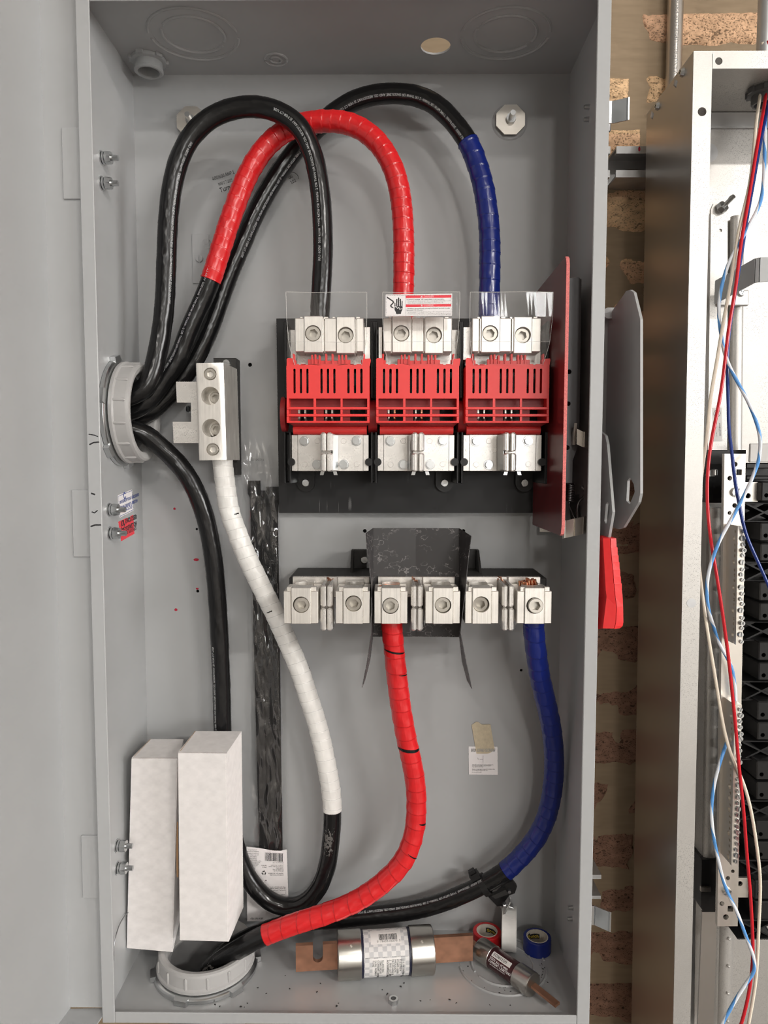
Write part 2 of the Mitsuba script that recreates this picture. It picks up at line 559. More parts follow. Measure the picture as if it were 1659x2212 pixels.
for lx, ly, sx, sy, power in LAMPS:
    t = thing('ceiling_lamp', f'ceiling lamp {LAMP_WHERE.pop(0)}', 'ceiling lamp', 'ceiling lamps')
    part(t, 'housing', cbx(lx - sx / 2 - 0.03, lx + sx / 2 + 0.03, ly - sy / 2 - 0.03, ly + sy / 2 + 0.03, CEIL - 0.05, CEIL, 0.004), 'm_lampbody')
    z = CEIL - 0.052
    v = np.array([[lx - sx / 2, ly - sy / 2, z], [lx + sx / 2, ly - sy / 2, z], [lx + sx / 2, ly + sy / 2, z], [lx - sx / 2, ly + sy / 2, z]])
    k = part(t, 'diffuser', trimesh.Trimesh(v, [[0, 2, 1], [0, 3, 2]], process=False), 'm_lampbody')
    scene[k]['emitter'] = {'type': 'area', 'radiance': rgb(power, power * 0.955, power * 0.90)}

for k, (wall, a, b, lo, hi, power) in enumerate(FILL_PANES):
    x = 5.98
    n = f'window_{k + 1}'  # framed like a window, added out of view only for fill light
    if wall == 'right':
        v = np.array([[x, a, lo], [x, b, lo], [x, b, hi], [x, a, hi]])
        fr = [bx(x - 0.03, 6.0, a - 0.06, b + 0.06, z - 0.03, z + 0.03) for z in (lo, hi)] + [bx(x - 0.03, 6.0, y - 0.03, y + 0.03, lo, hi) for y in (a, (a + b) / 2, b)]
        f = [[0, 2, 1], [0, 3, 2]]
    else:
        y = -7.98
        v = np.array([[a, y, lo], [b, y, lo], [b, y, hi], [a, y, hi]])
        fr = [bx(a - 0.06, b + 0.06, -8.0, y + 0.03, z - 0.03, z + 0.03) for z in (lo, hi)] + [bx(q - 0.03, q + 0.03, -8.0, y + 0.03, lo, hi) for q in (a, (a + b) / 2, b)]
        f = [[0, 2, 1], [0, 3, 2]]
    struct(n, cat(*fr), 'm_lampbody')
    pk = part(n, 'pane', trimesh.Trimesh(v, f, process=False), 'm_lampbody')
    nr = np.cross(v[f[0][1]] - v[f[0][0]], v[f[0][2]] - v[f[0][0]])
    if (nr[0] if wall == 'right' else -nr[1]) > 0:
        scene[pk] = mikit.ply(trimesh.Trimesh(v, [q[::-1] for q in f], process=False), 'm_lampbody')
    scene[pk]['emitter'] = {'type': 'area', 'radiance': rgb(power, power * 0.99, power * 0.97)}


# bricks: each with its own ragged face standing a little proud of the smeared mortar
def brick(x0, x1, z0, z1, r, proud, rag=1.0):
    w, h = x1 - x0, z1 - z0
    nx, nzz = max(6, int(w / 0.006)), max(5, int(h / 0.006))
    gx, gz = np.meshgrid(np.linspace(0, 1, nx), np.linspace(0, 1, nzz), indexing='ij')
    X, Z = x0 + gx * w, z0 + gz * h
    q = np.stack([X, Z * 0, Z], -1)
    jag = (meshkit.fbm(q * 40 + r * 10, 3, seed=3) - 0.5) * 0.034 * rag
    jag2 = (meshkit.fbm(q * 40 + r * 10 + 40, 3, seed=5) - 0.5) * 0.030 * rag
    edge = np.minimum(np.minimum(gx, 1 - gx) * w, np.minimum(gz, 1 - gz) * h)
    k = np.clip(edge / 0.006, 0, 1)
    e = 1 - np.clip(edge / 0.020, 0, 1)
    X = X + jag * e
    Z = Z + jag2 * e
    smear = np.clip((meshkit.fbm(q * 26 + r * 7, 3, seed=12) - 0.53 - 0.12 * (1 - rag)) / 0.06, 0, 1) * 0.010 * (1 - np.clip(edge / 0.018, 0, 1) * 0.75)
    Y = YW + 0.004 - (proud + 0.004) * k + smear + (meshkit.fbm(q * 160, 3, seed=8) - 0.5) * 0.004 * k
    v = np.stack([X, Y, Z], -1).reshape(-1, 3)
    i = (np.arange(nx - 1)[:, None] * nzz + np.arange(nzz - 1)[None]).ravel()
    f = np.vstack([np.stack([i, i + nzz, i + nzz + 1], -1), np.stack([i, i + nzz + 1, i + 1], -1)])
    return trimesh.Trimesh(v, f, process=False)


random.seed(5)
# the courses that show clearly, measured on the wall plane
BR = [(1290, 22, 1322, 106), (1378, 22, 1645, 103), (1290, 163, 1362, 226), (1392, 157, 1560, 228), (1225, 276, 1390, 345)]
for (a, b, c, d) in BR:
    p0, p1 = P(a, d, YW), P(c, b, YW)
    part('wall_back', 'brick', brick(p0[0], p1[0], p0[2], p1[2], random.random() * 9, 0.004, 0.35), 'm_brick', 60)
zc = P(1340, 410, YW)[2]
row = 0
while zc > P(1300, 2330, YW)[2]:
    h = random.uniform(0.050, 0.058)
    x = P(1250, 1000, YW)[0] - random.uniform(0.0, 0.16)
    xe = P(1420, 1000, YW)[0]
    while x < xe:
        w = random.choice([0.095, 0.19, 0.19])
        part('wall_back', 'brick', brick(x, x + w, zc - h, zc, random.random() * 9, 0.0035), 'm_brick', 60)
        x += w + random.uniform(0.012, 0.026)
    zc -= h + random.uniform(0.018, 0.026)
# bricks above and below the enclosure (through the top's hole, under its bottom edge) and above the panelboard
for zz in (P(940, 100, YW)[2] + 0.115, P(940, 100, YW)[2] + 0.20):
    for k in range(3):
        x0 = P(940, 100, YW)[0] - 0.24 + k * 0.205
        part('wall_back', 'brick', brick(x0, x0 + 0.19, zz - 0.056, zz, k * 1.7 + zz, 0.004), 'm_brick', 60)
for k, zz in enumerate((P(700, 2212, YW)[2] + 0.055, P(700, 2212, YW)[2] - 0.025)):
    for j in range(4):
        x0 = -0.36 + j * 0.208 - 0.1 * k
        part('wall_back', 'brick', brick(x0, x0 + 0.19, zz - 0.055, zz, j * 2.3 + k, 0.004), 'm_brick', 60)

# ---------------------------------------------------------------- the enclosure
E = thing('switch_enclosure', 'tall open grey steel switch enclosure mounted on the brick wall', 'electrical enclosure')
TH = 0.0022
BS = 0.0305
hubz = P(300, 892, 0.09)[2]                  # height of the side hub
HUBY, HUBR = 0.090, 0.047
bh = PZ(436, 2062, Z0 + 0.033)
BHX, BHY = bh[0], 0.088                      # the bottom hub's centre
# back with its holes
back = sbox(-W2, ZB, W2, ZT)
HOLES = [(540, 788, 4.2), (427, 1277, 3.2), (788, 1147, 4.0), (1001, 1147, 4.0), (1126, 1448, 3.0), (666, 1444, 3.2), (425, 1143, 2.6)]
for hx, hy, r in HOLES:
    q = P(hx, hy, D)
    back = back.difference(Point(q[0], q[2]).buffer(r * pxm(D, hy)))
part(E, 'back_panel', prism_xz(back, D, D + TH), 'm_paint')
part(E, 'hole_backing', cat(*[bx(P(a, b, D)[0] - .006, P(a, b, D)[0] + .006, D + 0.012, D + 0.014, P(a, b, D)[2] - .006, P(a, b, D)[2] + .006) for a, b, r in HOLES]), 'm_black')
# sides
sidel = sbox(0, ZB, D, ZT).difference(Point(HUBY, hubz).buffer(HUBR))
part(E, 'side_panel', prism_yz(sidel, -W2 - TH, -W2), 'm_paint')
part(E, 'side_panel', prism_yz(sbox(0, ZB, D, ZT), W2, W2 + TH), 'm_paint')
# top with its through hole, bottom with the hub hole
q = PZ(941, 100, ZT)
TOPHOLE = (q[0], q[1])
kc = PZ(322, 140, ZT)
topp = sbox(-W2, 0, W2, D).difference(Point(*TOPHOLE).buffer(0.0178))
part(E, 'top_panel', prism_xy(topp, ZT, ZT + TH), 'm_paint')
botp = sbox(-W2, 0, W2, D).difference(Point(BHX, BHY).buffer(HUBR))
part(E, 'bottom_panel', prism_xy(botp, ZB - TH, ZB), 'm_paint')
# front flanges, turned inward
FL = 0.0125
part(E, 'flange', cbx(-W2 - TH, -W2 + FL, -0.0025, 0.0, ZB - TH, ZT + TH, 0.0009), 'm_paint')
part(E, 'flange', cbx(W2 - FL, W2 + TH, -0.0025, 0.0, ZB - TH, ZT + TH, 0.0009), 'm_paint')
part(E, 'flange', cbx(-W2 + FL, W2 - FL, -0.0022, 0.0, ZB - TH, ZB + 0.0108, 0.0009), 'm_paint')
part(E, 'flange', cbx(-W2 + FL, W2 - FL, -0.0022, 0.0, ZT - 0.0108, ZT + TH, 0.0009), 'm_paint')


def ring(cx, cy, z, r, w, h, a0=0.0, a1=2 * math.pi, n=64):
    """An embossed ring (open between a1 and a0) on a horizontal sheet; h is its height downwards (negative) or upwards."""
    a = np.linspace(a0, a1, n)
    pts = np.column_stack([cx + r * np.cos(a), cy + r * np.sin(a), np.full(n, z)])
    m, _ = tube(pts, w, 10, ref=(0, 0, 1))
    m.vertices[:, 2] = z + (m.vertices[:, 2] - z) * h / w
    return m


def knockout(px, py, z, rads, flip):
    c = PZ(px, py, z)
    ms = []
    for k, r in enumerate(rads):
        for half in range(2):
            a0 = 0.12 + half * math.pi + 0.5 * k
            ms.append(ring(c[0], c[1], z, r, 0.0017, 0.0020, a0, a0 + math.pi - 0.24))
        ms.append(prism_xy(Point(c[0], c[1]).buffer(r * 0.985).difference(Point(c[0], c[1]).buffer(r * 0.93)), *sorted((z, z + 0.0005 * flip))))
    return cat(*ms)


for (a, b) in ((418, 75), (1092, 74)):
    part(E, 'knockout', knockout(a, b, ZT, (0.0515, 0.036), -1), 'm_paint', 40)
part(E, 'knockout', knockout(596, 128, ZT, (0.0135, 0.0065), -1), 'm_paint', 40)
part(E, 'knockout', knockout(1085, 2083, ZB, (0.056, 0.040), 1), 'm_paint', 40)

# door, opened to about a right angle on the left: a hinge side turned toward the viewer, then the door face toward the camera
xd0, xd1 = P(112, 1000, 0.010)[0], -W2 - 0.001
zdb = P(190, 2176, 0.010)[2]
vd = np.array([[xd0, 0.010], [xd0 - 0.012, -0.10], [xd0 - 0.050, -0.46]])
part(E, 'door', cat(bx(xd0, xd1 + 0.0, 0.010, 0.012, zdb, ZT + 0.012),
                    hull([[x, y, z] for z in (zdb - 0.004, ZT + 0.016) for x, y in ((xd0, 0.010), (xd0 + 0.002, 0.012), (vd[2][0], vd[2][1]), (vd[2][0] - 0.002, vd[2][1]))]),
                    hull([[x, y, z] for z in (zdb - 0.004, zdb - 0.002) for x, y in ((xd0, 0.010), (xd1, 0.012), (vd[2][0], -0.46), (vd[2][0] + 0.030, -0.46), (xd1 - 0.004, 0.004))])), 'm_paint', 30)
part(E, 'door_bend', tube(np.array([[xd0 + 0.0006, 0.0112, z] for z in np.linspace(zdb, ZT + 0.012, 30)]), 0.0016, 16)[0], 'm_paint', True)
for (a, b, c, d) in ((135, 275, 200, 430), (157, 1058, 215, 1203), (177, 1805, 235, 1940)):
    x0, x1, z0, z1 = rect_px(a, b, c, d, 0.008)
    part(E, 'hinge_plate', cbx(x0, min(x1, -W2 + 0.006), 0.0072, 0.0102, z0, z1, 0.0006), 'm_paint')

# studs with washers and nuts on the left side, inside
for k, (a, b) in enumerate(((222, 341), (222, 396), (238, 1101), (240, 1152), (255, 1827), (256, 1875))):
    p = PX(a - 3, b, -W2)
    p = np.array([-W2, p[1], p[2]])
    hb = part(E, 'hinge_bolt', along(m3.Manifold.cylinder(0.0195, 0.0034, 0.0031, 20), p, (1, 0, 0)), 'm_zinc', 30)
    for r in np.arange(0.0135, 0.019, 0.0014):
        pass
    part(hb, 'washer', cat(along(m3.Manifold.cylinder(0.0014, 0.0082, 0.0080, 32), p, (1, 0, 0)), along(m3.Manifold.cylinder(0.0022, 0.0068, 0.0066, 32), p + [0.0020, 0, 0], (1, 0, 0))), 'm_zinc', 30)
    part(hb, 'nut', along(hex_nut(0.0074, 0.0066, rot=11 * k), p + [0.0050, 0, 0], (1, 0, 0)), 'm_zinc', 20)
# screws of the latch clips, seen inside the right wall
for (a, b) in ((1273, 231), (1272, 258), (1238, 1961), (1236, 1985)):
    p = PX(a, b, W2)
    part(E, 'latch_screw', along(m3.Manifold.cylinder(0.006, 0.0030, 0.0022, 16), (W2, min(p[1], 0.15), p[2]), (-1, 0, 0)), 'm_zinc', 40)

# octagonal washers of the two upper mounting bolts
for (a, b, r, hid) in ((413, 262, 34, 0), (1103, 258, 33.5, 0)):
    c = P(a, b, D - 0.008)
    rr = r * pxm(D - 0.008, b)
    part(E, 'mounting_dimple', revolve([(rr * 1.16, 0), (rr * 1.10, 0.0008), (rr * 1.0, 0.0018), (0, 0.0018)], (c[0], D, c[2]), FRONT), 'm_paint', 40)
    mw = part(E, 'mounting_washer', along(m3.Manifold.cylinder(0.0022, rr, rr, 8).rotate([0, 0, 22.5]), (c[0], D - 0.006, c[2]), FRONT), 'm_nickel', label='octagonal zinc washer')
    part(mw, 'bolt', cat(along(hex_nut(0.0068, 0.0055), (c[0], D - 0.0082, c[2]), FRONT), along(m3.Manifold.cylinder(0.019, 0.0036, 0.0034, 18), (c[0], D - 0.0082, c[2]), FRONT)), 'm_zinc', 30)

# a small tapped plate with a screw and an embossed earth sign on the back, left
x0, x1, z0, z1 = rect_px(415, 505, 452, 612, D - 0.002)
part(E, 'ground_plate', cbx(x0, x1, D - 0.0022, D, z0, z1, 0.0005), 'm_paint')
c = P(431, 559, D - 0.003)
part(E, 'ground_screw', along(slotted(0.0050, 0.0030, 90), (c[0], D - 0.0022, c[2]), FRONT), 'm_paint', 30)
c = P(446, 526, D - 0.0026)
gs = [prism_xz(Point(c[0], c[2]).buffer(0.0068).difference(Point(c[0], c[2]).buffer(0.0060)), D - 0.0026, D - 0.0020)]
for w, dz in ((0.0040, 0.0006), (0.0028, -0.0012), (0.0014, -0.0030)):
    gs.append(bx(c[0] - w, c[0] + w, D - 0.0026, D - 0.0020, c[2] + dz - 0.0003, c[2] + dz + 0.0003))
gs.append(bx(c[0] - 0.0003, c[0] + 0.0003, D - 0.0026, D - 0.0020, c[2], c[2] + 0.0045))
part(E, 'earth_sign', cat(*gs), 'm_paint')


# ink stamps on the back panel
def stamp(lines, px, py, h_px, deg, width, bold=False):
    c = P(px, py, D)
    m = text_flat(lines, h_px * pxm(D, py), 1.5, 0.0001, bold)
    m.apply_scale([width * pxm(D, py) / m.vertices[:, 0].max(), 1, 1])
    a = math.radians(deg)
    return place_flat(m, (c[0], D - 0.00002, c[2]), (math.cos(a), 0, math.sin(a)), (-math.sin(a), 0, math.cos(a)), out=FRONT)


part(E, 'ink_stamp', cat(stamp(['400/600 AMP 1'], 459.5, 390.5, 7, 18, 50, True), stamp(['MAR 0 7 2025'], 472.5, 401.5, 6.5, 17, 32, True),
                         stamp(['Turno 1'], 475.5, 416, 9.5, 18, 41, True)), 'm_ink')
c = P(631, 387, D)
arc = LineString([(c[0] + 0.0086 * math.cos(a), c[2] + 0.0086 * math.sin(a)) for a in np.linspace(0.05, 1.75, 24)]).buffer(0.0003)
part(E, 'ink_stamp', cat(stamp(['QC'], 624.5, 387, 6, 28, 9.5, True), stamp(['102'], 629, 398, 6.8, 27, 12.5, True), prism_xz(arc, D - 0.0001, D)), 'm_ink')
dots = []
for (a, b, rx, rz) in ((377, 1099, 2.6, 2.6), (424, 1209, 6, 3), (380, 1317, 3.4, 3), (426, 1271.5, 3, 2.2)):
    c = P(a, b, D)
    k = pxm(D, b)
    dots.append(prism_xz(affinity.scale(Point(c[0], c[2]).buffer(1.0), rx * k, rz * k), D - 0.0001, D))
part(E, 'ink_dot', cat(*dots), 'm_ink_red', label='red ink marks')
# black marker strokes on the left flange
mk = []
for pts, w in (([(192, 938), (204, 940), (211, 943)], 2.2), ([(194, 960), (202, 956), (213, 955)], 3.0), ([(198, 1066), (204, 1068)], 3.5), ([(199, 1106), (204, 1108), (210, 1103)], 2.4), ([(197, 1137), (206, 1134), (217, 1134)], 3.4)):
    mk.append(prism_xz(LineString(xz(pts, -0.0026)).buffer(w * pxm(0, 1000) / 2), -0.00262, -0.0025))
part(E, 'marker_stroke', cat(*mk), 'm_ink')


# stickers on the left wall
def wall_quad(pts, off):
    """Photograph points on the left wall -> sticker outline in (y, z)."""
    return [(q[1], q[2]) for q in (PX(a, b, -W2 + off) for a, b in pts)]


s1 = Polygon(wall_quad([(255, 1071), (285, 1058.5), (288, 1102), (259, 1117)], 0.0003)).buffer(0.0006)
st = part(E, 'sticker', prism_yz(s1, -W2, -W2 + 0.0003), 'm_paper', label='white sticker printed in blue')
s2 = Polygon(wall_quad([(256, 1127), (274.5, 1118.5), (281, 1125), (282, 1115), (288, 1112.5), (290.5, 1153), (262, 1169)], 0.0003))
sr = part(E, 'sticker', prism_yz(s2, -W2, -W2 + 0.0003), 'm_paper_red', label='torn red sticker')


def on_left(m, pa, pb, pc):
    """Flat mesh laid on the left wall: origin at pixel pa, right toward pb, up toward pc."""
    A, B, C = (PX(*q, -W2 + 0.0004) for q in (pa, pb, pc))
    return place_flat(m, A, B - A, C - A, out=(1, 0, 0))


sc = float(np.linalg.norm(PX(257, 1075, -W2) - PX(284, 1063, -W2)))
bl = [on_left(text_flat(['INTERRUPTEUR  ENCLOSED', 'SOUS COFFRET  SWITCH'], sc * 0.085, 1.9, 0.0001, True), (258.5, 1089), (284, 1078), (257.5, 1071)),
      on_left(text_flat(['24558'], sc * 0.16, depth=0.0001), (267, 1106), (280, 1100), (266, 1096)),
      on_left(text_flat(['c'], sc * 0.26, depth=0.0001, bold=True), (267, 1079), (280, 1073), (266, 1070))]
frm = s1.buffer(-0.0010).difference(s1.buffer(-0.0016))
part(st, 'print', cat(*bl, prism_yz(frm, -W2 + 0.0003, -W2 + 0.0004)), 'm_ink_blue')
rl = [on_left(text_flat(['ENCLOSED', '   SWITCH'], sc * 0.13, 1.6, 0.0001, True), (271, 1131), (289, 1123), (270, 1122)),
      on_left(text_flat(['LISTED'], sc * 0.11, depth=0.0001, bold=True), (263, 1150), (270, 1147), (262, 1141)),
      on_left(text_flat(['No. B 5601463'], sc * 0.11, depth=0.0001), (266, 1158), (285, 1149), (265, 1149))]
cc = PX(264.5, 1134, -W2)
rl.append(prism_yz(affinity.scale(Point(cc[1], cc[2]).buffer(1), 0.0058, 0.0058).difference(Point(cc[1], cc[2]).buffer(0.0047)), -W2 + 0.0003, -W2 + 0.0004))
rl.append(on_left(text_flat(['UL'], sc * 0.15, depth=0.0001, bold=True), (262.6, 1137), (268, 1134.4), (262.2, 1130)))
part(sr, 'print', cat(*rl), 'm_ink')
# a stiff grey wire lying along the lower left corner
pts, s_, _ = spline([PX(277, 1971, -W2 + 0.004), PX(262, 1990, -W2 + 0.003), PX(252, 2015, -W2 + 0.003), PX(247, 2040, -W2 + 0.003), PX(245.5, 2075, -W2 + 0.003)])
WIREBIT = tube(pts, 0.0007, 8)[0]


# ---------------------------------------------------------------- conduit hubs with their bushings
def hub(key, c, axis, spin, n_ribs=14):
    """Grey plastic bushing over a steel locknut on a pipe end; c: where the axis meets the sheet, axis: into the enclosure."""
    c, a = np.asarray(c, float), np.asarray(axis, float)
    u = np.array([0, 0, 1.0]) if abs(a[2]) < 0.5 else np.array([1.0, 0, 0])
    v = np.cross(a, u)
    # locknut: ring with lugs
    pr = [(0.0475, 0.0), (0.0640, 0.0), (0.0652, 0.0012), (0.0652, 0.0052), (0.0632, 0.0072), (0.0560, 0.0085), (0.0475, 0.0085), (0.0475, 0.0)]
    part(key, 'locknut', revolve(pr, c, a, 96), 'm_zinc', 35)
    lk = key + '__locknut'
    for k in range(6):
        t = spin + k * math.pi / 3
        d, e = math.cos(t) * u + math.sin(t) * v, -math.sin(t) * u + math.cos(t) * v
        pts = [c + d * r + e * w + a * h for r, ww, h0 in ((0.0620, 0.0095, 0.0), (0.0690, 0.0080, 0.0)) for w in (-ww, ww) for h in (0.0005, 0.0078 - (0.001 if r > 0.065 else 0))]
        part(lk, 'lug', hull(pts), 'm_zinc')
    # bushing
    h0, h1 = 0.0095, 0.0330
    pr = [(0.0480, h0), (0.0612, h0), (0.0618, h0 + 0.0012), (0.0618, h0 + 0.0042), (0.0606, h0 + 0.0052), (0.0598, h0 + 0.0060), (0.0590, h1 - 0.0050), (0.0592, h1 - 0.0042), (0.0584, h1 - 0.0014),
          (0.0560, h1), (0.0520, h1 - 0.0004), (0.0490, h1 - 0.0020), (0.0472, h1 - 0.0055), (0.0470, h0), (0.0480, h0)]
    part(key, 'bushing', revolve(pr, c, a, 96), 'm_pvc', 35, label='light grey plastic bushing')
    bk = key + '__bushing'
    for k in range(n_ribs):
        t = spin + 0.2 + k * 2 * math.pi / n_ribs
        d, e = math.cos(t) * u + math.sin(t) * v, -math.sin(t) * u + math.cos(t) * v
        p = c + d * 0.0592
        m = hull([p + e * (0.0019 * math.cos(q)) + d * (0.0019 * max(0, math.sin(q))) + a * h for h, s in ((h0 + 0.005, 1), (h1 - 0.0055, 1)) for q in np.linspace(-0.3, math.pi + 0.3, 9)] + [p + a * (h1 - 0.0040)])
        part(bk, 'rib', m, 'm_pvc', 50)
    part(key, 'pipe_end', cat(revolve([(0.0466, -0.16), (0.0474, -0.16), (0.0474, 0.0180), (0.0445, 0.0180), (0.0445, -0.16), (0.0466, -0.16)], c, a, 64), cyl(c - a * 0.158, c - a * 0.156, 0.0445)), 'm_galv_dull', 40)


HS = thing('conduit_hub', 'grey ribbed plastic conduit bushing on the left side wall with four black cables coming out', 'conduit bushing', 'conduit hubs')
hub(HS, (-W2, HUBY, hubz), (1, 0, 0), 0.28)
HB = thing('conduit_hub', 'grey ribbed plastic conduit bushing on the enclosure floor below the white boxes', 'conduit bushing', 'conduit hubs')
hub(HB, (BHX, BHY, ZB), (0, 0, 1), 0.30)

# small grey connector hanging through the top, with its locknut
cn = thing('conduit_connector', 'small grey conduit connector with locknut under the top corner', 'conduit connector')
c = np.array([PZ(321, 128, ZT)[0], PZ(321, 128, ZT)[1], ZT])
part(cn, 'threaded_end', revolve([(0.0130, 0.03), (0.0168, 0.03), (0.0168, -0.0125), (0.0176, -0.0132), (0.0176, -0.0150), (0.0160, -0.0162), (0.0132, -0.0160), (0.0130, 0.03)], c, (0, 0, 1), 48), 'm_paint_plain', 35)
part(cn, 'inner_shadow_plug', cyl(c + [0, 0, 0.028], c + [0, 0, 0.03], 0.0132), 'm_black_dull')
lk = part(cn, 'locknut', revolve([(0.0166, 0.0), (0.0212, 0.0), (0.0216, -0.0012), (0.0212, -0.0040), (0.0190, -0.0048), (0.0166, -0.0048), (0.0166, 0.0)], c, (0, 0, 1), 48), 'm_paint_plain', 35)
for k in range(6):
    t = 0.35 + k * math.pi / 3
    d, e = np.array([math.cos(t), math.sin(t), 0]), np.array([-math.sin(t), math.cos(t), 0])
    part(lk, 'lug', hull([c + d * r + e * w + np.array([0, 0, h]) for r in (0.0205, 0.0238) for w in (-0.0042, 0.0042) for h in (0.0, -0.0042)]), 'm_paint_plain')

# ---------------------------------------------------------------- cables
RC = 0.0121
CABLE_TEXT = '(UL) 600V  500 kcmil  TYPE MTW OR THWN-2 OR THHN OR GASOLINE AND OIL RESISTANT II FOR CT USE'
_TXT = {}


def wrapped_text(text, h, pts, s, s0, theta0, radius, flip=1):
    """Lettering laid on a cable's surface: starts at arc length s0, its baseline theta0 around from the viewer's side."""
    if (text, h) not in _TXT:
        _TXT[(text, h)] = meshkit.text_mesh(text, h, 0.00006)
    m = _TXT[(text, h)]
    v = np.array(m.vertices)
    t, n, b = frames(pts)
    sv = s0 + flip * v[:, 0]
    th = theta0 - flip * (v[:, 1] - h / 2) / radius
    ok = (sv > s[0] + 0.002) & (sv < s[-1] - 0.002)
    I = lambda A: np.column_stack([np.interp(sv, s, A[:, k]) for k in range(3)])
    pv = I(pts) + (radius + v[:, 2:3]) * (np.cos(th)[:, None] * I(n) + np.sin(th)[:, None] * I(b))
    f = m.faces[ok[m.faces].all(1)]
    return trimesh.Trimesh(pv, f, process=False)


def cable(key, ctrl, tape=None, tape_mat=None, texts=(), seed=0, pitch=0.0125, sub=0.0022):
    """A black cable along measured points; tape: (first, last) control point indices (None: to that end) of the wrapped stretch."""
    pts, s, sc_ = spline(ctrl, sub)
    ph = seed * 1.7

    def rj(S, TH):
        q = np.stack([np.cos(TH + 30 * S) * 3.4 + ph, np.sin(TH + 30 * S) * 3.4, S * 26 + ph], -1)
        return RC - 0.0004 + 0.0013 * (meshkit.fbm(q, 3, seed=seed) - 0.5)
    m, uv = tube(pts, rj, 28, s=s)
    part(key, 'jacket', m, 'm_cable', True, uv, label='black cable jacket')
    if tape:
        a = 0.0 if tape[0] is None else sc_[int(tape[0])] + (tape[0] % 1) * (sc_[int(tape[0]) + 1] - sc_[int(tape[0])])
        b = s[-1] if tape[1] is None else sc_[int(tape[1])] + (tape[1] % 1) * (sc_[min(int(tape[1]) + 1, len(sc_) - 1)] - sc_[int(tape[1])])
        n = int((b - a) / 0.0008)
        ss = np.linspace(a, b, n)
        pp = np.column_stack([np.interp(ss, s, pts[:, k]) for k in range(3)])

        def rt(S, TH):
            w = (S - 0.0016 * np.sin(TH + 0.4)) / pitch + TH / (2 * math.pi) + 0.12 * np.sin(S * 90 + ph)
            fr = w - np.floor(w)
            q = np.stack([np.cos(TH) * 2.5 + ph, np.sin(TH) * 2.5, S * 110], -1)
            return RC + 0.00020 + 0.00048 * np.clip(fr * 1.06, 0, 1) ** 1.5 + 0.0009 * (meshkit.noise(q, seed=seed + 3) - 0.5)
        m, uv = tube(pp, rt, 40, s=ss)
        uv[:, 1] = (uv[:, 1] - 0.0016 * np.sin(2 * math.pi * uv[:, 0] + 0.4)) / pitch + uv[:, 0] + 0.12 * np.sin(uv[:, 1] * 90 + ph)
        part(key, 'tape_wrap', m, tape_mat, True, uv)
    tx = [wrapped_text(t, 0.0027, pts, s, sc_[int(i)] + (i % 1) * 0.1, th, RC + 0.0004, fl) for (t, i, th, fl) in texts]
    if tx:
        part(key, 'print', cat(*tx), 'm_print', label='pale printed lettering')
    return pts, s, sc_


def on_cable(c, pos, ths, ws, off, mat, key, name, drop=None, kind=None, label=None):
    """A patch on a cable's surface: pos = control index (fractions run on), ths = angles, ws = half width along the cable at each angle, or (start, end) offsets."""
    pts, s, sc_ = c
    s_at = np.interp(pos, np.arange(len(sc_)), sc_)
    t, n, b = frames(pts)
    I = lambda A, q: np.array([np.interp(q, s, A[:, k]) for k in range(3)])
    v, f, m = [], [], len(ws[0]) if np.ndim(ws) > 1 else 2
    for th, w in zip(ths, ws):
        for q in (w if np.ndim(w) else (-w, w)):
            v.append(I(pts, s_at + q) + (RC + off) * (math.cos(th) * I(n, s_at + q) + math.sin(th) * I(b, s_at + q)))
    for i in range(len(ths) - 1):
        for j in range(m - 1):
            a = i * m + j
            if drop is None or drop(i, j):
                f += [(a, a + 1, a + m + 1), (a, a + m + 1, a + m)]
    return part(key, name, trimesh.Trimesh(v, f, process=False), mat, label=label, kind=kind)


def pts_px(lst):
    return [P(*q) if len(q) == 3 else np.array(q[1:]) for q in lst]


zc_ = hubz
C1 = thing('power_cable', 'thick black cable looping up from the side bushing and down to the first line terminal', 'cable')
k1 = pts_px([('w', -0.40, 0.075, zc_ + 0.004), ('w', -0.335, 0.072, zc_ + 0.012), (312, 838, .076), (334, 790, .080), (351, 700, .084), (358, 610, .084), (361, 520, .082), (368, 430, .080), (384, 355, .078), (417, 290, .076), (468, 248, .075), (530, 231, .074),
             (590, 238, .073), (640, 268, .073), (672, 322, .074), (690, 400, .075), (697, 490, .076), (697, 570, .077), (693, 640, .078), (690, 700, .079), (689, 745, .079)])
q1 = cable(C1, k1, texts=((CABLE_TEXT, 17, 0.25, -1), (CABLE_TEXT, 7.7, 0.75, -1)), seed=1)
C2 = thing('power_cable', 'red taped cable bending up and over to the middle line terminal', 'cable')
k2 = pts_px([('w', -0.40, 0.100, zc_ - 0.012), ('w', -0.335, 0.100, zc_ - 0.008), (312, 872, .104), (350, 826, .106), (382, 780, .107), (402, 732, .107), (419, 690, .107), (438, 648, .107), (455, 606, .106), (476, 540, .105), (499, 470, .104), (525, 400, .103), (557, 340, .103), (602, 292, .102),
             (655, 268, .099), (716, 262, .093), (775, 276, .088), (822, 316, .084), (853, 374, .081), (867, 440, .080), (872, 520, .079), (872, 600, .079), (870, 660, .079), (868, 740, .079)])
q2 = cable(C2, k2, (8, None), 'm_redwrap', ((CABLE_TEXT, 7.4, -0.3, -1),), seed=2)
C3 = thing('power_cable', 'black cable with blue tape arching over the top to the third line terminal', 'cable')
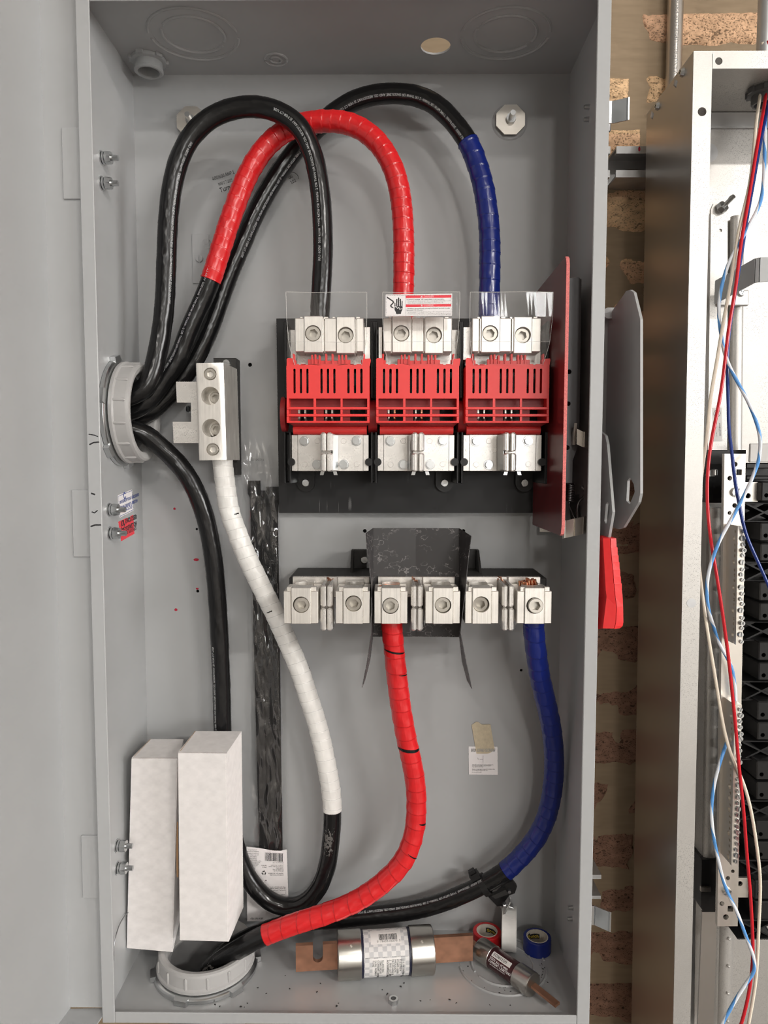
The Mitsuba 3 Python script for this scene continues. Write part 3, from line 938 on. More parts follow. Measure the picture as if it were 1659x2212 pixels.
k3 = pts_px([('w', -0.40, 0.128, zc_ - 0.014), ('w', -0.335, 0.126, zc_ - 0.014), (305, 900, .128), (350, 868, .131), (398, 812, .133), (433, 755, .134), (461, 690, .135), (487, 615, .136), (517, 542, .137), (553, 460, .138), (592, 390, .138), (640, 324, .136), (690, 272, .132),
             (744, 229, .126), (800, 207, .120), (850, 202, .115), (900, 208, .110), (948, 232, .104), (984, 269, .098), (1010, 306, .094), (1034, 365, .089), (1050, 435, .085), (1057, 505, .083), (1058, 570, .081), (1057, 640, .080), (1056, 690, .079), (1056, 745, .079)])
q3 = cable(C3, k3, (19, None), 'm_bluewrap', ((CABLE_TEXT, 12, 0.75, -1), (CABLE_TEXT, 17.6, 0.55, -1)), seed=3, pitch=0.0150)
C4 = thing('power_cable', 'black cable dropping from the side bushing, ending in white tape at the neutral block', 'cable')
k4 = pts_px([('w', -0.40, 0.066, zc_ - 0.030), ('w', -0.335, 0.070, zc_ - 0.028), (303, 934, .084), (345, 963, .094), (390, 1008, .103), (424, 1064, .110), (449, 1140, .117), (463, 1225, .122), (471, 1320, .126), (476, 1420, .129), (479, 1510, .131), (481, 1590, .132), (487, 1700, .132), (503, 1800, .132),
             (525, 1872, .131), (556, 1922, .130), (597, 1953, .129), (643, 1956, .128), (681, 1928, .126), (704, 1880, .124), (715, 1815, .123), (718, 1750, .122), (714, 1700, .121), (705, 1650, .120), (684, 1560, .119), (667, 1508, .118), (648, 1450, .117), (627, 1400, .116),
             (605, 1350, .115), (581, 1300, .113), (556, 1250, .112), (532, 1200, .110), (512, 1150, .109), (495, 1100, .108), (487, 1050, .106), (481, 1000, .105), (478, 960, .105)])
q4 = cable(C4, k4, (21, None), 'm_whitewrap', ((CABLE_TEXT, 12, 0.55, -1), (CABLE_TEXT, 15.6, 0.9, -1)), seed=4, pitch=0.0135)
C5 = thing('power_cable', 'red taped cable curving from the middle load terminal down into the floor bushing', 'cable')
k5 = pts_px([(843, 1300, .048), (846, 1345, .049), (850, 1390, .052), (856, 1450, .056), (865, 1520, .060), (875, 1580, .064), (888, 1640, .067), (898, 1700, .070), (899, 1758, .071), (892, 1808, .071), (869, 1862, .070), (825, 1908, .068), (775, 1943, .066), (720, 1968, .064), (650, 1991, .062),
             (573, 2020, .062), (530, 2042, .064), (489, 2066, .070), (452, 2096, .078), ('w', BHX + .004, .090, ZB - .015), ('w', BHX, .092, ZB - .09)])
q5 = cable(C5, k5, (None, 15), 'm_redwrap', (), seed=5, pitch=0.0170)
C6 = thing('power_cable', 'blue taped cable bending from the last load terminal down behind the red one', 'cable')
k6 = pts_px([(1151, 1290, .048), (1152, 1345, .050), (1157, 1400, .056), (1166, 1460, .068), (1180, 1520, .083), (1192, 1580, .095), (1197, 1650, .106), (1191, 1720, .113), (1172, 1785, .117), (1137, 1838, .120), (1091, 1882, .122), (1058, 1903, .123), (1008, 1928, .125), (943, 1953, .127), (878, 1968, .128),
             (812, 1976, .128), (740, 1983, .128), (680, 1988, .126), (620, 1997, .122), (565, 2014, .116), (515, 2038, .112), (470, 2078, .110), ('w', BHX + .010, .105, ZB - .015), ('w', BHX + .002, .105, ZB - .09)])
q6 = cable(C6, k6, (None, 10), 'm_bluewrap', ((CABLE_TEXT, 10.3, 0.95, 1),), seed=6, pitch=0.0175)

# gaps in the wraps where the black jacket shows, and scuffs on the bare jackets
for pos, w, th0, th1, sl in ((5.55, .0020, -1.5, 1.5, .0042), (8.2, .0010, -1.4, -0.3, .004), (9.5, .0006, -1.4, 0.2, .004), (2.2, .0012, -1.3, 1.2, .004), (3.0, .0006, -1.4, -0.2, .004)):
    ths = np.linspace(th0, th1, 14)
    on_cable(q5, pos, ths, [(-sl * math.sin(t_) - w * (1 - abs(2 * k_ / 13 - 1) ** 3), -sl * math.sin(t_) + w * (1 - abs(2 * k_ / 13 - 1) ** 3)) for k_, t_ in enumerate(ths)], .0010, 'm_cable', C5, 'wrap_gap', label='black gap between two turns of tape')
for pos, w, th0, th1 in ((32.75, .0012, .55, 1.1), (35.6, .0012, .1, .4), (28.7, .0008, -.5, .1)):
    ths = np.linspace(th0, th1, 6)
    on_cable(q4, pos, ths, [(-w * (.3 + (k_ % 3) * .4), w * (.4 + (k_ % 2) * .6)) for k_ in range(6)], .0010, 'm_cable', C4, 'nick')
for c, pos, key, L_, th0, th1, sd in ((q4, 20.1, C4, .040, -.9, .35, 3), (q5, 17.9, C5, .045, -.8, 1.2, 4)):
    nt, ns = 34, 60
    ths = np.linspace(th0, th1, nt)
    ws = [np.linspace(-L_ / 2, L_ / 2, ns) for _ in ths]
    nzv = meshkit.fbm(np.stack(np.meshgrid(np.arange(nt) * .33, np.arange(ns) * .22, [sd * 3.1], indexing='ij'), -1), 3, seed=sd)[:, :, 0]
    fade = np.outer(np.sin(np.linspace(.1, 3.04, nt)), np.sin(np.linspace(.05, 3.09, ns)))
    on_cable(c, pos, ths, ws, .00025, 'm_scuff', key, 'scuff', lambda i, j: nzv[i, j] + .26 * fade[i, j] > .66, 'stuff', 'grey scuffed patch')


# ---------------------------------------------------------------- line-side switch
S = thing('disconnect_switch', 'three pole disconnect switch with red slotted covers and silver lugs on a black board', 'disconnect switch')
YB = 0.150
bp = poly_px([(597, 688), (1176, 688), (1172, 1108), (603, 1108)], YB)
part(S, 'base_board', prism_xz(bp, YB, YB + 0.008), 'm_board', label='black insulating board')
for a, b in ((640, 720), (1100, 720), (640, 1080), (1100, 1080)):
    q = P(a, b, YB)
    part(S, 'spacer', cyl((q[0], YB + 0.008, q[2]), (q[0], D, q[2]), 0.009), 'm_black')
YC = 0.045                                   # front of the red covers
POLES = ((619.0, 798.5), (812.5, 992.0), (1006.0, 1186.5))
DX = (0.0, 193.5, 387.5)
for pi, (x0, x1) in enumerate(POLES):
    w = x1 - x0
    sx = w / 179.5

    def X(v):                                # first pole's measured x -> this pole's
        return x0 + (v - 619.0) * sx

    kx = pxm(YC, 850)
    # front face with slots and windows
    face = poly_px([(X(619), 787), (X(619), 776), (X(622), 773), (X(635), 774), (X(635), 786), (X(645), 786), (X(645), 788), (X(650), 788), (X(650), 786), (X(660), 786), (X(660), 788), (X(666), 788), (X(666), 786),
                    (X(751), 786), (X(751), 788), (X(757), 788), (X(757), 786), (X(764), 786), (X(764), 788), (X(770), 788), (X(770), 786), (X(783), 786), (X(783), 776), (X(800), 774), (X(801), 778), (X(799), 790), (X(798), 792), (X(798), 913), (X(619), 913)], YC)
    for sxp in (636, 650, 664, 694.4, 708.4, 722.3, 752.5, 766.7, 780.6):
        q = P(X(sxp), 823, YC)
        face = face.difference(slots(q[0], q[2], 4.9 * kx, 53 * kx))
    for (a, b) in ((624, 677.3), (682.5, 735.7), (740, 793.2)):
        for (c, d) in ((861, 879), (884.8, 894.2), (899.8, 909.3)):
            r = rect_px(X(a), c, X(b), d, YC)
            face = face.difference(sbox(r[0], r[2], r[1], r[3]))
    shell = [prism_xz(face, YC, YC + 0.0028)]
    # bars stand a little proud, sides and the sloping underside
    for (c, d) in ((879.4, 884.4), (894.6, 899.4), (909.8, 913.6)):
        shell.append(pbox(X(619), c, X(798), d, YC - 0.0012, YC + 0.004, 0.0004))
    a, b, lo, hi = rect_px(X(619), 790, X(798), 913, YC)
    for xs in (a, b - 0.0022):
        shell.append(bx(xs, xs + 0.0022, YC, 0.100, lo, hi))
    cov = part(S, 'arc_cover', cat(*shell), 'm_redplastic', label='red plastic slotted cover')
    zl = P(X(700), 937, 0.070)[2]
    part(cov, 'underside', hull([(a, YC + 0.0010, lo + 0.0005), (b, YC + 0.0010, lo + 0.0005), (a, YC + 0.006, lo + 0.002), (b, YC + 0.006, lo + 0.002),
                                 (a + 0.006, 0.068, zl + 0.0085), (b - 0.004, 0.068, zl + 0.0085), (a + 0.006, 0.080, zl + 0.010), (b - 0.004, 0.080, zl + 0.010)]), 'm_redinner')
    part(cov, 'lower_lip', cat(cyl((a + 0.004, 0.0735, zl + 0.0048), (b - 0.004, 0.0735, zl + 0.0048), 0.0056, n=24)), 'm_redplastic', 40)
    # inner dark red wall behind the windows with three openings
    inn = sbox(a + 0.002, lo, b - 0.002, rect_px(X(619), 858, X(798), 913, YC)[3])
    op = []
    for (c0, c1) in ((645, 676), (701, 733), (758, 788)):
        r = rect_px(X(c0), 881, X(c1), 914, YC + 0.018)
        op.append(sbox(r[0], r[2], r[1], r[3]).buffer(0.001, join_style=1))
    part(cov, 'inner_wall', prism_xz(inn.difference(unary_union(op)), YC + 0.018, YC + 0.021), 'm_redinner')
    part(cov, 'dark_inside', bx(a + 0.002, b - 0.002, YC + 0.060, YC + 0.062, lo, hi), 'm_black')
    # comb of prongs along the top
    comb = []
    for pxp, top in ((634, 764), (674, 766), (681, 765), (690, 767), (704, 764), (718, 764), (732, 766), (739, 766), (747, 766), (786, 764)):
        comb.append(pbox(X(pxp) - 2.0, top, X(pxp) + 2.0, 789, YC + 0.006, YC + 0.016, 0.0004))
    for (c, d, t) in ((665, 690, 776), (692, 733, 779), (734, 757, 777), (620, 640, 778), (780, 799, 777)):
        comb.append(pbox(X(c), t, X(d), 790, YC + 0.008, YC + 0.012, 0.0004))
    part(cov, 'comb', cat(*comb), 'm_redplastic')
    # moving contact jaws seen through the windows
    for cx in (652.5, 711):
        for sgn in (-1, 1):
            pts = [P(X(cx) + sgn * (6.2 + o), y, YC + d) for y, o, d in ((878, -0.4, .022), (884, 0.4, .020), (893, 0.2, .020), (900, -0.6, .022), (904, 0.2, .022), (910, 2.2, .024))]
            qs = [q + np.array([dx, dy, 0]) for q in pts for dx in (-0.0010, 0.0010) for dy in (0.0, 0.012)]
            strip = cat(*[hull(qs[4 * k:4 * k + 8]) for k in range(len(pts) - 1)])
            part(S, 'contact_jaw', strip, 'm_copper_bright' if (pi == 1 and sgn > 0) else 'm_nickel')
    # line lug: aluminium body with two raised screw pads
    YL = 0.056
    o = DX[pi] - (2.0 if pi == 1 else 4.0 if pi == 2 else 0)

    def L(v):
        return v + o - (0.5 if pi else 0)
    body = pbox(L(637), 687, L(785.5), 760, YL + 0.002, YL + 0.046, 0.0008)
    for (g0, g1) in ((653.5, 656.5), (697.6, 700.2), (724.0, 726.8), (766.6, 769.2)):
        body = body - pbox(L(g0), 670, L(g1), 775, YL - 0.01, YL + 0.009, 0.0)
    pads = [(656.5, 682.5, 697.5, 761.5, 676.0, 720, 0.6), (726.8, 684, 766.6, 763.5, 746.5, 723.5, 2.2)]
    scr = []
    for (p0, q0, p1, q1, cx, cy, tilt) in pads:
        body = body + pbox(L(p0), q0, L(p1), q1, YL, YL + 0.047, 0.0007)
    for (t0, t1) in ((648, 654), (699, 709), (718, 724), (769, 778)):
        body = body + pbox(L(t0), 684, L(t1), 690, YL + 0.006, YL + 0.014, 0.0004)
    for (p0, q0, p1, q1, cx, cy, tilt) in pads:
        c = P(L(cx), cy, YL)
        body = body - cyl((c[0], YL - 0.01, c[2]), (c[0], YL + 0.024, c[2]), 17.4 * pxm(YL, cy), n=40)
        body = body - cyl((c[0], YL + 0.026, c[2] - 0.1), (c[0], YL + 0.026, c[2] + 0.1), 0.0128, n=32)
        scr.append((c, tilt, 16.4 * pxm(YL, cy)))
    lug = part(S, 'line_lug', body, 'm_alu', 30, label='silver two barrel terminal lug')
    for (c, tilt, r) in scr:
        part(lug, 'set_screw', along(socket_screw(r, 0.018, 20 * tilt, 0.45), (c[0], YL + 0.0225 - 0.003 * (tilt < 1), c[2]), FRONT), 'm_screw', 30)
    # silver bus plate behind the lug, its edges showing beside and below
    bus = cat(pbox(L(621), 712, L(800), 790, YL + 0.050, YL + 0.056, 0.0005), pbox(L(641), 752, L(785), 792, YL + 0.030, YL + 0.038, 0.0005),
              (pbox(L(787), 706, L(800.5), 776, YL + 0.020, YL + 0.050, 0.0006) if pi == 0 else pbox(L(626 if pi == 1 else 617), 706, L(635), 778, YL + 0.020, YL + 0.050, 0.0006)))
    part(S, 'line_bus', bus, 'm_zincplate')
    # clear shield: a creased plastic sheet standing in front of the lug
    s0, s1 = ((620.5, 793), (826.5, 991), (1013.5, 1190.5))[pi]
    yt = 634.5
    a, b, zlo, zhi = rect_px(s0, yt, s1, 786, 0.034)
    zc1 = P((s0 + s1) / 2, 738.5, 0.034)[2]
    zc2 = P((s0 + s1) / 2, 756.5, 0.036)[2]
    prof = [(0.026, zhi), (0.0285, (zhi + zc1) / 2), (0.034, zc1), (0.038, zc2), (0.044, zlo)]
    inset = (0, 0, 0.0015, 0.003, 0.0068)
    v, f = [], []
    nx = 24
    for (y, z), i in zip(prof, inset):
        for k in range(nx + 1):
            u = k / nx
            v.append((a + i + (b - a - 2 * i) * u, y + 0.0012 * math.sin(3.1 * u + 1.2 * pi) + 0.0006 * math.sin(9 * u + z * 60), z))
    for r in range(len(prof) - 1):
        for k in range(nx):
            i = r * (nx + 1) + k
            f += [(i, i + 1, i + nx + 2), (i, i + nx + 2, i + nx + 1)]
    part(S, 'clear_shield', trimesh.Trimesh(v, f, process=False), 'm_clear', label='clear plastic shield over the lugs')
    vv_ = np.array(v).reshape(len(prof), nx + 1, 3)
    ed = [vv_[0], vv_[2], vv_[:, 0], vv_[:, -1]]
    part(S + '__clear_shield' + ('' if pi == 0 else f'_{pi:03d}'), 'edge', cat(*[tube(q, 0.00028 if k_ != 1 else 0.0002, 6)[0] for k_, q in enumerate(ed)]), 'm_label_grey')

# warning label on the middle shield
Yw = 0.0245
wl = part(S, 'warning_label', prism_xz(poly_px([(833, 636.2), (977, 634.2), (976.4, 682.2), (832.6, 683.4)], Yw), Yw, Yw + 0.0004), 'm_paper', label='white and red DANGER label with a hand pictogram')


def WL(u, v, Y=None):
    """Point on the label: u, v from its top left corner in its own pixels (of the zoomed photograph, 144 x 48.4 px in all)."""
    return P(833 + u * 144 / 1320, 636 + v * 48.4 / 450 - u * 1.6 / 1320, Yw)


def wrect(u0, v0, u1, v1):
    return Polygon([(q[0], q[2]) for q in (WL(u0, v0), WL(u1, v0), WL(u1, v1), WL(u0, v1))])


part(wl, 'red_band', prism_xz(wrect(400, 28, 1300, 78), Yw - 0.0001, Yw), 'm_paper_red')
part(wl, 'red_band', prism_xz(wrect(400, 208, 1295, 258), Yw - 0.0001, Yw), 'm_paper_red')
ln = []
for (u0, v0, u1, v1) in ((14, 24, 1305, 27), (14, 418, 1300, 422), (14, 24, 17, 422), (394, 24, 398, 422), (1298, 24, 1302, 420), (398, 200, 1300, 203)):
    ln.append(prism_xz(wrect(u0, v0, u1, v1), Yw - 0.0001, Yw))


def wpoly(pts):
    return Polygon([(q[0], q[2]) for q in (WL(u, v) for u, v in pts)]).buffer(0)


def wline(pts, w):
    return LineString([(q[0], q[2]) for q in (WL(u, v) for u, v in pts)]).buffer(w / 2 * 144 / 1320 * pxm(Yw, 660))


hand = unary_union([wline([(185, 180), (185, 260)], 20), wline([(222, 105), (220, 250)], 24), wline([(258, 78), (256, 250)], 26), wline([(294, 105), (292, 250)], 24), wline([(328, 145), (322, 280)], 20),
                    wpoly([(175, 240), (335, 240), (338, 300), (310, 355), (302, 398), (208, 398), (200, 355), (176, 310)])])
bolt_ = wline([(150, 262), (210, 245), (235, 285), (262, 262), (275, 300), (340, 290)], 11)
wire = unary_union([wline([(40, 66), (140, 135), (160, 160), (100, 225), (110, 250), (150, 268)], 24), wpoly([(24, 52), (44, 46), (60, 75), (30, 84)])])
pic = unary_union([hand, wire]).difference(bolt_)
for g in getattr(pic, 'geoms', [pic]):
    ln.append(prism_xz(g, Yw - 0.0001, Yw))


def wtext(line, u, v, width, h, bold=False):
    m = text_flat([line], h * 144 / 1320 * pxm(Yw, 660), depth=0.00008, bold=bold)
    o, r = WL(u, v), WL(u + 100, v)
    return place_flat(m, (o[0], Yw - 0.00002, o[2]), r - o, (0, 0, 1), width=width * 144 / 1320 * pxm(Yw, 660), out=FRONT)


ln += [wtext('Hazardous Voltage.  Will cause death or serious injury.', 416, 118, 740, 20, True), wtext('Do not open this shield unless the power supplying this switch is OFF', 435, 152, 845, 20),
       wtext('Snap shield in closed position before turning power ON.', 435, 186, 705, 20), wtext('Tensions dangereuses pouvant entraîner la mort ou des', 416, 300, 850, 20, True),
       wtext('blessures très graves.', 416, 334, 320, 20, True), wtext("Ne pas enlever ce blindage avant d'avoir mis l'interrupteur hors tension", 435, 370, 845, 20), wtext('Enclencher le blindage en position de fermeture avant de rétablir le courant', 435, 404, 845, 20)]
part(wl, 'print', cat(*ln), 'm_ink')
wt = [wtext('DANGER', 760, 70, 190, 34, True), wtext('DANGER', 758, 250, 185, 34, True)]
for v0 in (68, 248):
    tri = wpoly([(692, v0), (736, v0), (714, v0 - 36)]).difference(wline([(714, v0 - 22), (714, v0 - 12)], 5))
    wt.append(prism_xz(tri, Yw - 0.00015, Yw))
part(wl, 'white_print', cat(*wt), 'm_paper')

# black ribs between the poles: upper pair walls and the lower channels
for (a, b) in ((613.5, 619.5), (801.5, 815.5), (993, 1000), (1180, 1186)):
    part(S, 'rib', cat(pbox(a, 694, a + 4, 860, 0.070, YB, 0.0006), pbox(b - 4, 694, b, 860, 0.070, YB, 0.0006), pbox(a, 694, b, 862, 0.100, YB, 0.0006)), 'm_black')
for (a, b) in ((613, 628), (801.5, 814), (987, 1000), (1177, 1184)):
    part(S, 'rib', cat(pbox(a, 933, a + 3.6, 1045, 0.070, YB, 0.0005), pbox(b - 3.6, 933, b, 1045, 0.070, YB, 0.0005), pbox(a, 938, b, 1040, 0.088, YB, 0.0005)), 'm_black')
# rotor between the covers, dark red barrel ends
for (a, b) in ((799, 812), (991, 1006)):
    p0, p1 = P(a - 3, 900, 0.085), P(b + 3, 900, 0.085)
    part(S, 'rotor', cyl((p0[0], 0.087, p0[2]), (p1[0], 0.087, p0[2]), 0.020, n=40), 'm_redinner', 30)
p0, p1 = P(610, 895, 0.085), P(620, 895, 0.085)
part(S, 'rotor', cyl((p0[0], 0.085, p0[2]), (p1[0], 0.085, p0[2]), 0.021, n=40), 'm_redinner', 30)

# fuse-side plates with bolts, pins and clips
YP = 0.074
PLX = ((630, 796.5), (815.6, 981.7), (1000.6, 1169.8))
CLX = ((692, 718), (889.5, 917), (1088.5, 1115.5))


def fuse_clip(parent, x0, x1, yt, yb, ym, Yf, Yback, spring=1):
    """Two pairs of rolled jaws, upper and lower, with a spring plate at one side."""
    k = part(parent, 'fuse_clip', cat(*[m for (t, b) in ((yt, ym - 1.6), (ym + 1.6, yb)) for s, e in ((x0, x0 + (x1 - x0) * 0.44), (x0 + (x1 - x0) * 0.56, x1))
                                         for m in (pbox(s, t, e, b, Yf + 0.0006, Yf + 0.011, 0.0028), pbox(s + (e - s) * 0.30 if s == x0 else s, t, e if s == x0 else e - (e - s) * 0.30, b, Yf, Yf + 0.006, 0.0018),
                                                   pbox(s + (e - s) * 0.25, t, e - (e - s) * 0.25, b, Yf + 0.008, Yback, 0.0004))]
                                       + [pbox(x0 + 2, yt + 4, x1 - 2, yb - 4, Yf + 0.018, Yf + 0.021, 0.0003)]), 'm_zincplate', 30)
    return k


for pi, ((a, b), (c0, c1)) in enumerate(zip(PLX, CLX)):
    pl = cat(pbox(a + 13, 939, b - 12, 1017.6, YP, YP + 0.0035, 0.0004), pbox(a, 939.3, a + 13.4, 1017.4, YP + 0.0012, YP + 0.0045, 0.0004), pbox(b - 12.4, 939.3, b, 1017.4, YP + 0.0010, YP + 0.0045, 0.0004))
    pk = part(S, 'clip_plate', pl, 'm_zincplate', label='silver terminal plate')
    ox = a - 630
    for k, (cx, cy) in enumerate(((657.3, 953), (769.8, 952.5), (685, 1004), (743, 1003.3))):
        c = P(cx + ox, cy, YP)
        r = pxm(YP, cy)
        part(pk, 'bolt', cat(along(m3.Manifold.cylinder(0.0010, 11.0 * r, 10.4 * r, 36), (c[0], YP, c[2]), FRONT), along(hex_nut(8.8 * r, 0.0048, rot=25 + 17 * k), (c[0], YP - 0.0010, c[2]), FRONT),
                             along(m3.Manifold.cylinder(0.0002, 1.8 * r, 1.8 * r, 8), (c[0] + 1.5 * r, YP - 0.0058, c[2]), FRONT)), 'm_zinc', 20)
    for (cx, cy) in ((685.5, 952.8), (742, 953), (658, 1003.5), (770.6, 1003), (638, 950), (638, 972)):
        c = P(cx + ox, cy, YP)
        r = pxm(YP, cy)
        rr = 6.0 if cx > 640 else 3.4
        part(pk, 'pin', along(m3.Manifold.cylinder(0.0006, rr * r, rr * r * 0.92, 24), (c[0], YP if cx > 640 else YP + 0.0012, c[2]), FRONT), 'm_zincplate', 30)
    part(pk, 'carrier', pbox(a + 2, 941, b - 2, 1020, YP + 0.0045, YB, 0.001), 'm_black')
    fc = fuse_clip(S, c0, c1, 934, 1019, 977, 0.030, YP)
    # spring leaf at one side and its little feet below
    if pi < 2:
        sp = [(c1 + 1, 937, .040), (c1 + 12, 941, .072), (c1 + 12, 1016, .072), (c1 + 1, 1016, .040)] if pi == 0 else [(c0 - 4, 940, .045), (c0 - 9, 941, .072), (c0 - 9, 1016, .072), (c0 - 4, 1016, .045)]
    else:
        sp = [(c0 - 1, 937, .036), (c0 - 14, 940, .072), (c0 - 14, 1017, .072), (c0 - 1, 1014, .036)]
    qs = [P(*q) for q in sp]
    part(fc, 'spring', hull([q + np.array([dx, 0, 0]) for q in qs for dx in (-0.0003, 0.0003)]), 'm_zinc')
    for (fx, d) in ((c0 + 5, -1), (c1 + 5, 1)):
        f0 = P(fx, 1018, 0.060)
        part(fc, 'foot', hull([f0 + np.array([s_ * 0.0022 + d * e * 0.0012, y, -e * 0.0045]) for s_ in (-1, 1) for y in (0, 0.001) for e in (0, 1)]), 'm_zinc')
# rubber bumpers beside the plates
for (cx, sgn) in ((630, 1), (797, -1), (816, 1), (982, -1), (1002, 1), (1170, -1)):
    c = P(cx, 998, YP)
    part(S, 'bumper', cyl((c[0], YP - 0.004, c[2]), (c[0], YP + 0.02, c[2]), 8.2 * pxm(YP, 998), n=32), 'm_black', 30)
# black mounting feet with slotted screws
for (cx, cy, sh) in ((659.7, 1043.3, -1), (960.7, 1043.6, 1), (1134, 1043.4, 1)):
    c = P(cx, cy, YB - 0.012)
    ft = LineString([(c[0], c[2] + 0.02), (c[0], c[2])]).buffer(0.0115)
    fk = part(S, 'mounting_foot', prism_xz(ft, YB - 0.008, YB), 'm_black')
    part(fk, 'screw', along(slotted(0.0049, 0.003, {659.7: 135, 960.7: 20, 1134: 70}[cx]), (c[0], YB - 0.008, c[2]), FRONT), 'm_zinc', 30)

# ---------------------------------------------------------------- load-side fuse block
G = thing('load_fuse_block', 'lower black block carrying six silver lugs and three fuse clips', 'fuse block')
YF = 0.017
p0, p1 = P(624, 1247, 0.082), P(1182, 1247, 0.082)
zt, zb_ = p0[2], P(900, 1292, 0.084)[2]
part(G, 'base', cbx(p0[0], p1[0], 0.0840, D - 0.003, zb_, zt, 0.0015), 'm_black_dull', label='black insulating block')
for (a, b, c) in ((757, 790, -1), (1012, 1040, 1)):
    x0, x1, z0, z1 = rect_px(a, 1194, b, 1242, 0.125)
    tri = [(0.118, zt - 0.002), (D - 0.002, zt - 0.002), (D - 0.002, z1), (0.150, z1)]
    br = part(G, 'bracket', cat(prism_yz(Polygon(tri), *((x0, x0 + 0.003) if c < 0 else (x1 - 0.003, x1))), bx(x0, x1, D - 0.006, D - 0.002, zt - 0.004, z1)), 'm_black_dull')
    if c < 0:
        q = P(787, 1210, D - 0.010)
        part(br, 'screw', along(slotted(0.0048, 0.003, 150), (q[0], D - 0.006, q[2]), FRONT), 'm_zinc', 30)
YR = 0.072
for pi, o in enumerate((0.0, 184.0, 368.5)):
    x0, x1 = 632 + o, 799 + o
    pk = part(G, 'rear_plate', cat(pbox(x0, 1246, x0 + 74, 1285, YR, YR + 0.006, 0.0006), pbox(x1 - 70, 1246, x1, 1285, YR, YR + 0.006, 0.0006), pbox(x0, 1246, x1, 1290, YR + 0.005, YR + 0.010, 0.0006)), 'm_zincplate', label='silver rear plate')
    for cx in (660.7, 766.8):
        q = P(cx + o, 1257, YR)
        part(pk, 'pin', along(m3.Manifold.cylinder(0.001, 0.0024, 0.0022, 20), (q[0], YR, q[2]), FRONT), 'm_zincplate', 30)
    q = P(712 + o, 1252, YR)
    part(pk, 'copper_strand_end', cat(*[cyl((q[0] + random.uniform(-.004, .004), YR + 0.002, q[2] + random.uniform(-.005, .003)), (q[0] + random.uniform(-.004, .004), YR + 0.006, q[2] + random.uniform(-.005, .003)), 0.0008, n=8) for _ in range(6)]), 'm_copper', kind='stuff')
LOADS = ((612.8, 686.8), (725, 799), (808.2, 880), (919, 994), (1004.5, 1076.6), (1117, 1191.6))
SCRX = ((650.5, 1306.5), (763.5, 1304), (843.5, 1308.5), (957, 1307.5), (1039.5, 1306), (1155, 1308))
TILT = ((6, -4), (3, -6), (0, 2), (0, 0), (-3, -5), (8, 2))
for k, ((a, b), (cx, cy)) in enumerate(zip(LOADS, SCRX)):
    w = (b - a) / 74.0
    U = lambda v: a + v * w
    yt = 1277
    m = pbox(U(0), yt, U(15.2), 1347, YF + 0.001, YR - 0.004, 0.0006) + pbox(U(13.4), yt - 1, U(16.8), 1347, YF + 0.004, YR - 0.004, 0.0005)
    m = m + pbox(U(16.4), yt - 7, U(58.6), 1348, YF, YR - 0.004, 0.0006)
    m = m + pbox(U(58.8), yt, U(74), 1347, YF + 0.001, YR - 0.004, 0.0006) + pbox(U(57.5), yt - 1, U(60.5), 1347, YF + 0.005, YR - 0.004, 0.0005)
    m = m + pbox(U(7), yt - 9, U(17), yt + 2, YF + 0.004, YF + 0.011, 0.0004) + pbox(U(59), yt - 9, U(70), yt + 2, YF + 0.004, YF + 0.011, 0.0004)
    c = P(cx, cy, YF)
    rr = 17.8 * pxm(YF, cy)
    m = m - cyl((c[0], YF - 0.01, c[2]), (c[0], YF + 0.022, c[2]), rr, n=40)
    m = m - cyl((c[0], YF + 0.031, c[2] - 0.2), (c[0], YF + 0.031, c[2] + 0.2), 0.0128, n=36)
    lg = part(G, 'load_lug', m, 'm_alu', 30, label='silver terminal lug')
    out = (0.0, -0.002, 0.0015, -0.002, -0.004, 0.004)[k]
    dz = (0, 0.0, 0, 0, 0, 0)[k]
    sc_ = socket_screw(rr * 0.94, 0.020, 11 * k, 0.4).translate([0, 0, 0])
    d = FRONT + np.array([TILT[k][0] * 0.012, 0, TILT[k][1] * 0.012])
    part(lg, 'set_screw', along(sc_, np.array([c[0], YF + 0.0205 - out, c[2]]) - np.array([d[0], 0, d[2]]) * 0.012, d), 'm_screw', 30)
    if k in (2, 5):
        st = []
        n = 0
        for j in range(46):
            r_, t_ = 0.0098 * math.sqrt(random.random()), random.uniform(0, 2 * math.pi)
            xx, yy = c[0] + r_ * math.cos(t_), YF + 0.031 + r_ * math.sin(t_)
            top = P(cx, 1266 if k == 2 else (1252 if xx > c[0] else 1257), YF + 0.03)[2] + random.uniform(-0.001, 0.001)
            st.append(cyl((xx, yy, c[2]), (xx - 0.003, yy, top), 0.0014, n=8))
        part(lg, 'copper_strands', cat(*st), 'm_copper_bright', 40, label='bare copper strands', kind='stuff')
for pi, (c0, c1) in enumerate(((692, 718.5), (888, 913.5), (1085, 1111))):
    fc = fuse_clip(G, c0, c1, 1265, 1363, 1313, 0.020, YR)
    q0, q1 = P(c1 - 1, 1320, 0.028), P(c1 + 4, 1335, 0.032)
    pts, _, _ = spline([P(c1, 1316, .03), P(c1 + 3.5, 1335, .034), P(c1 + 4, 1346, .034), P(c1 + 1, 1357, .03)])
    part(fc, 'spring_wire', tube(pts, 0.0008, 8)[0], 'm_zinc', True)

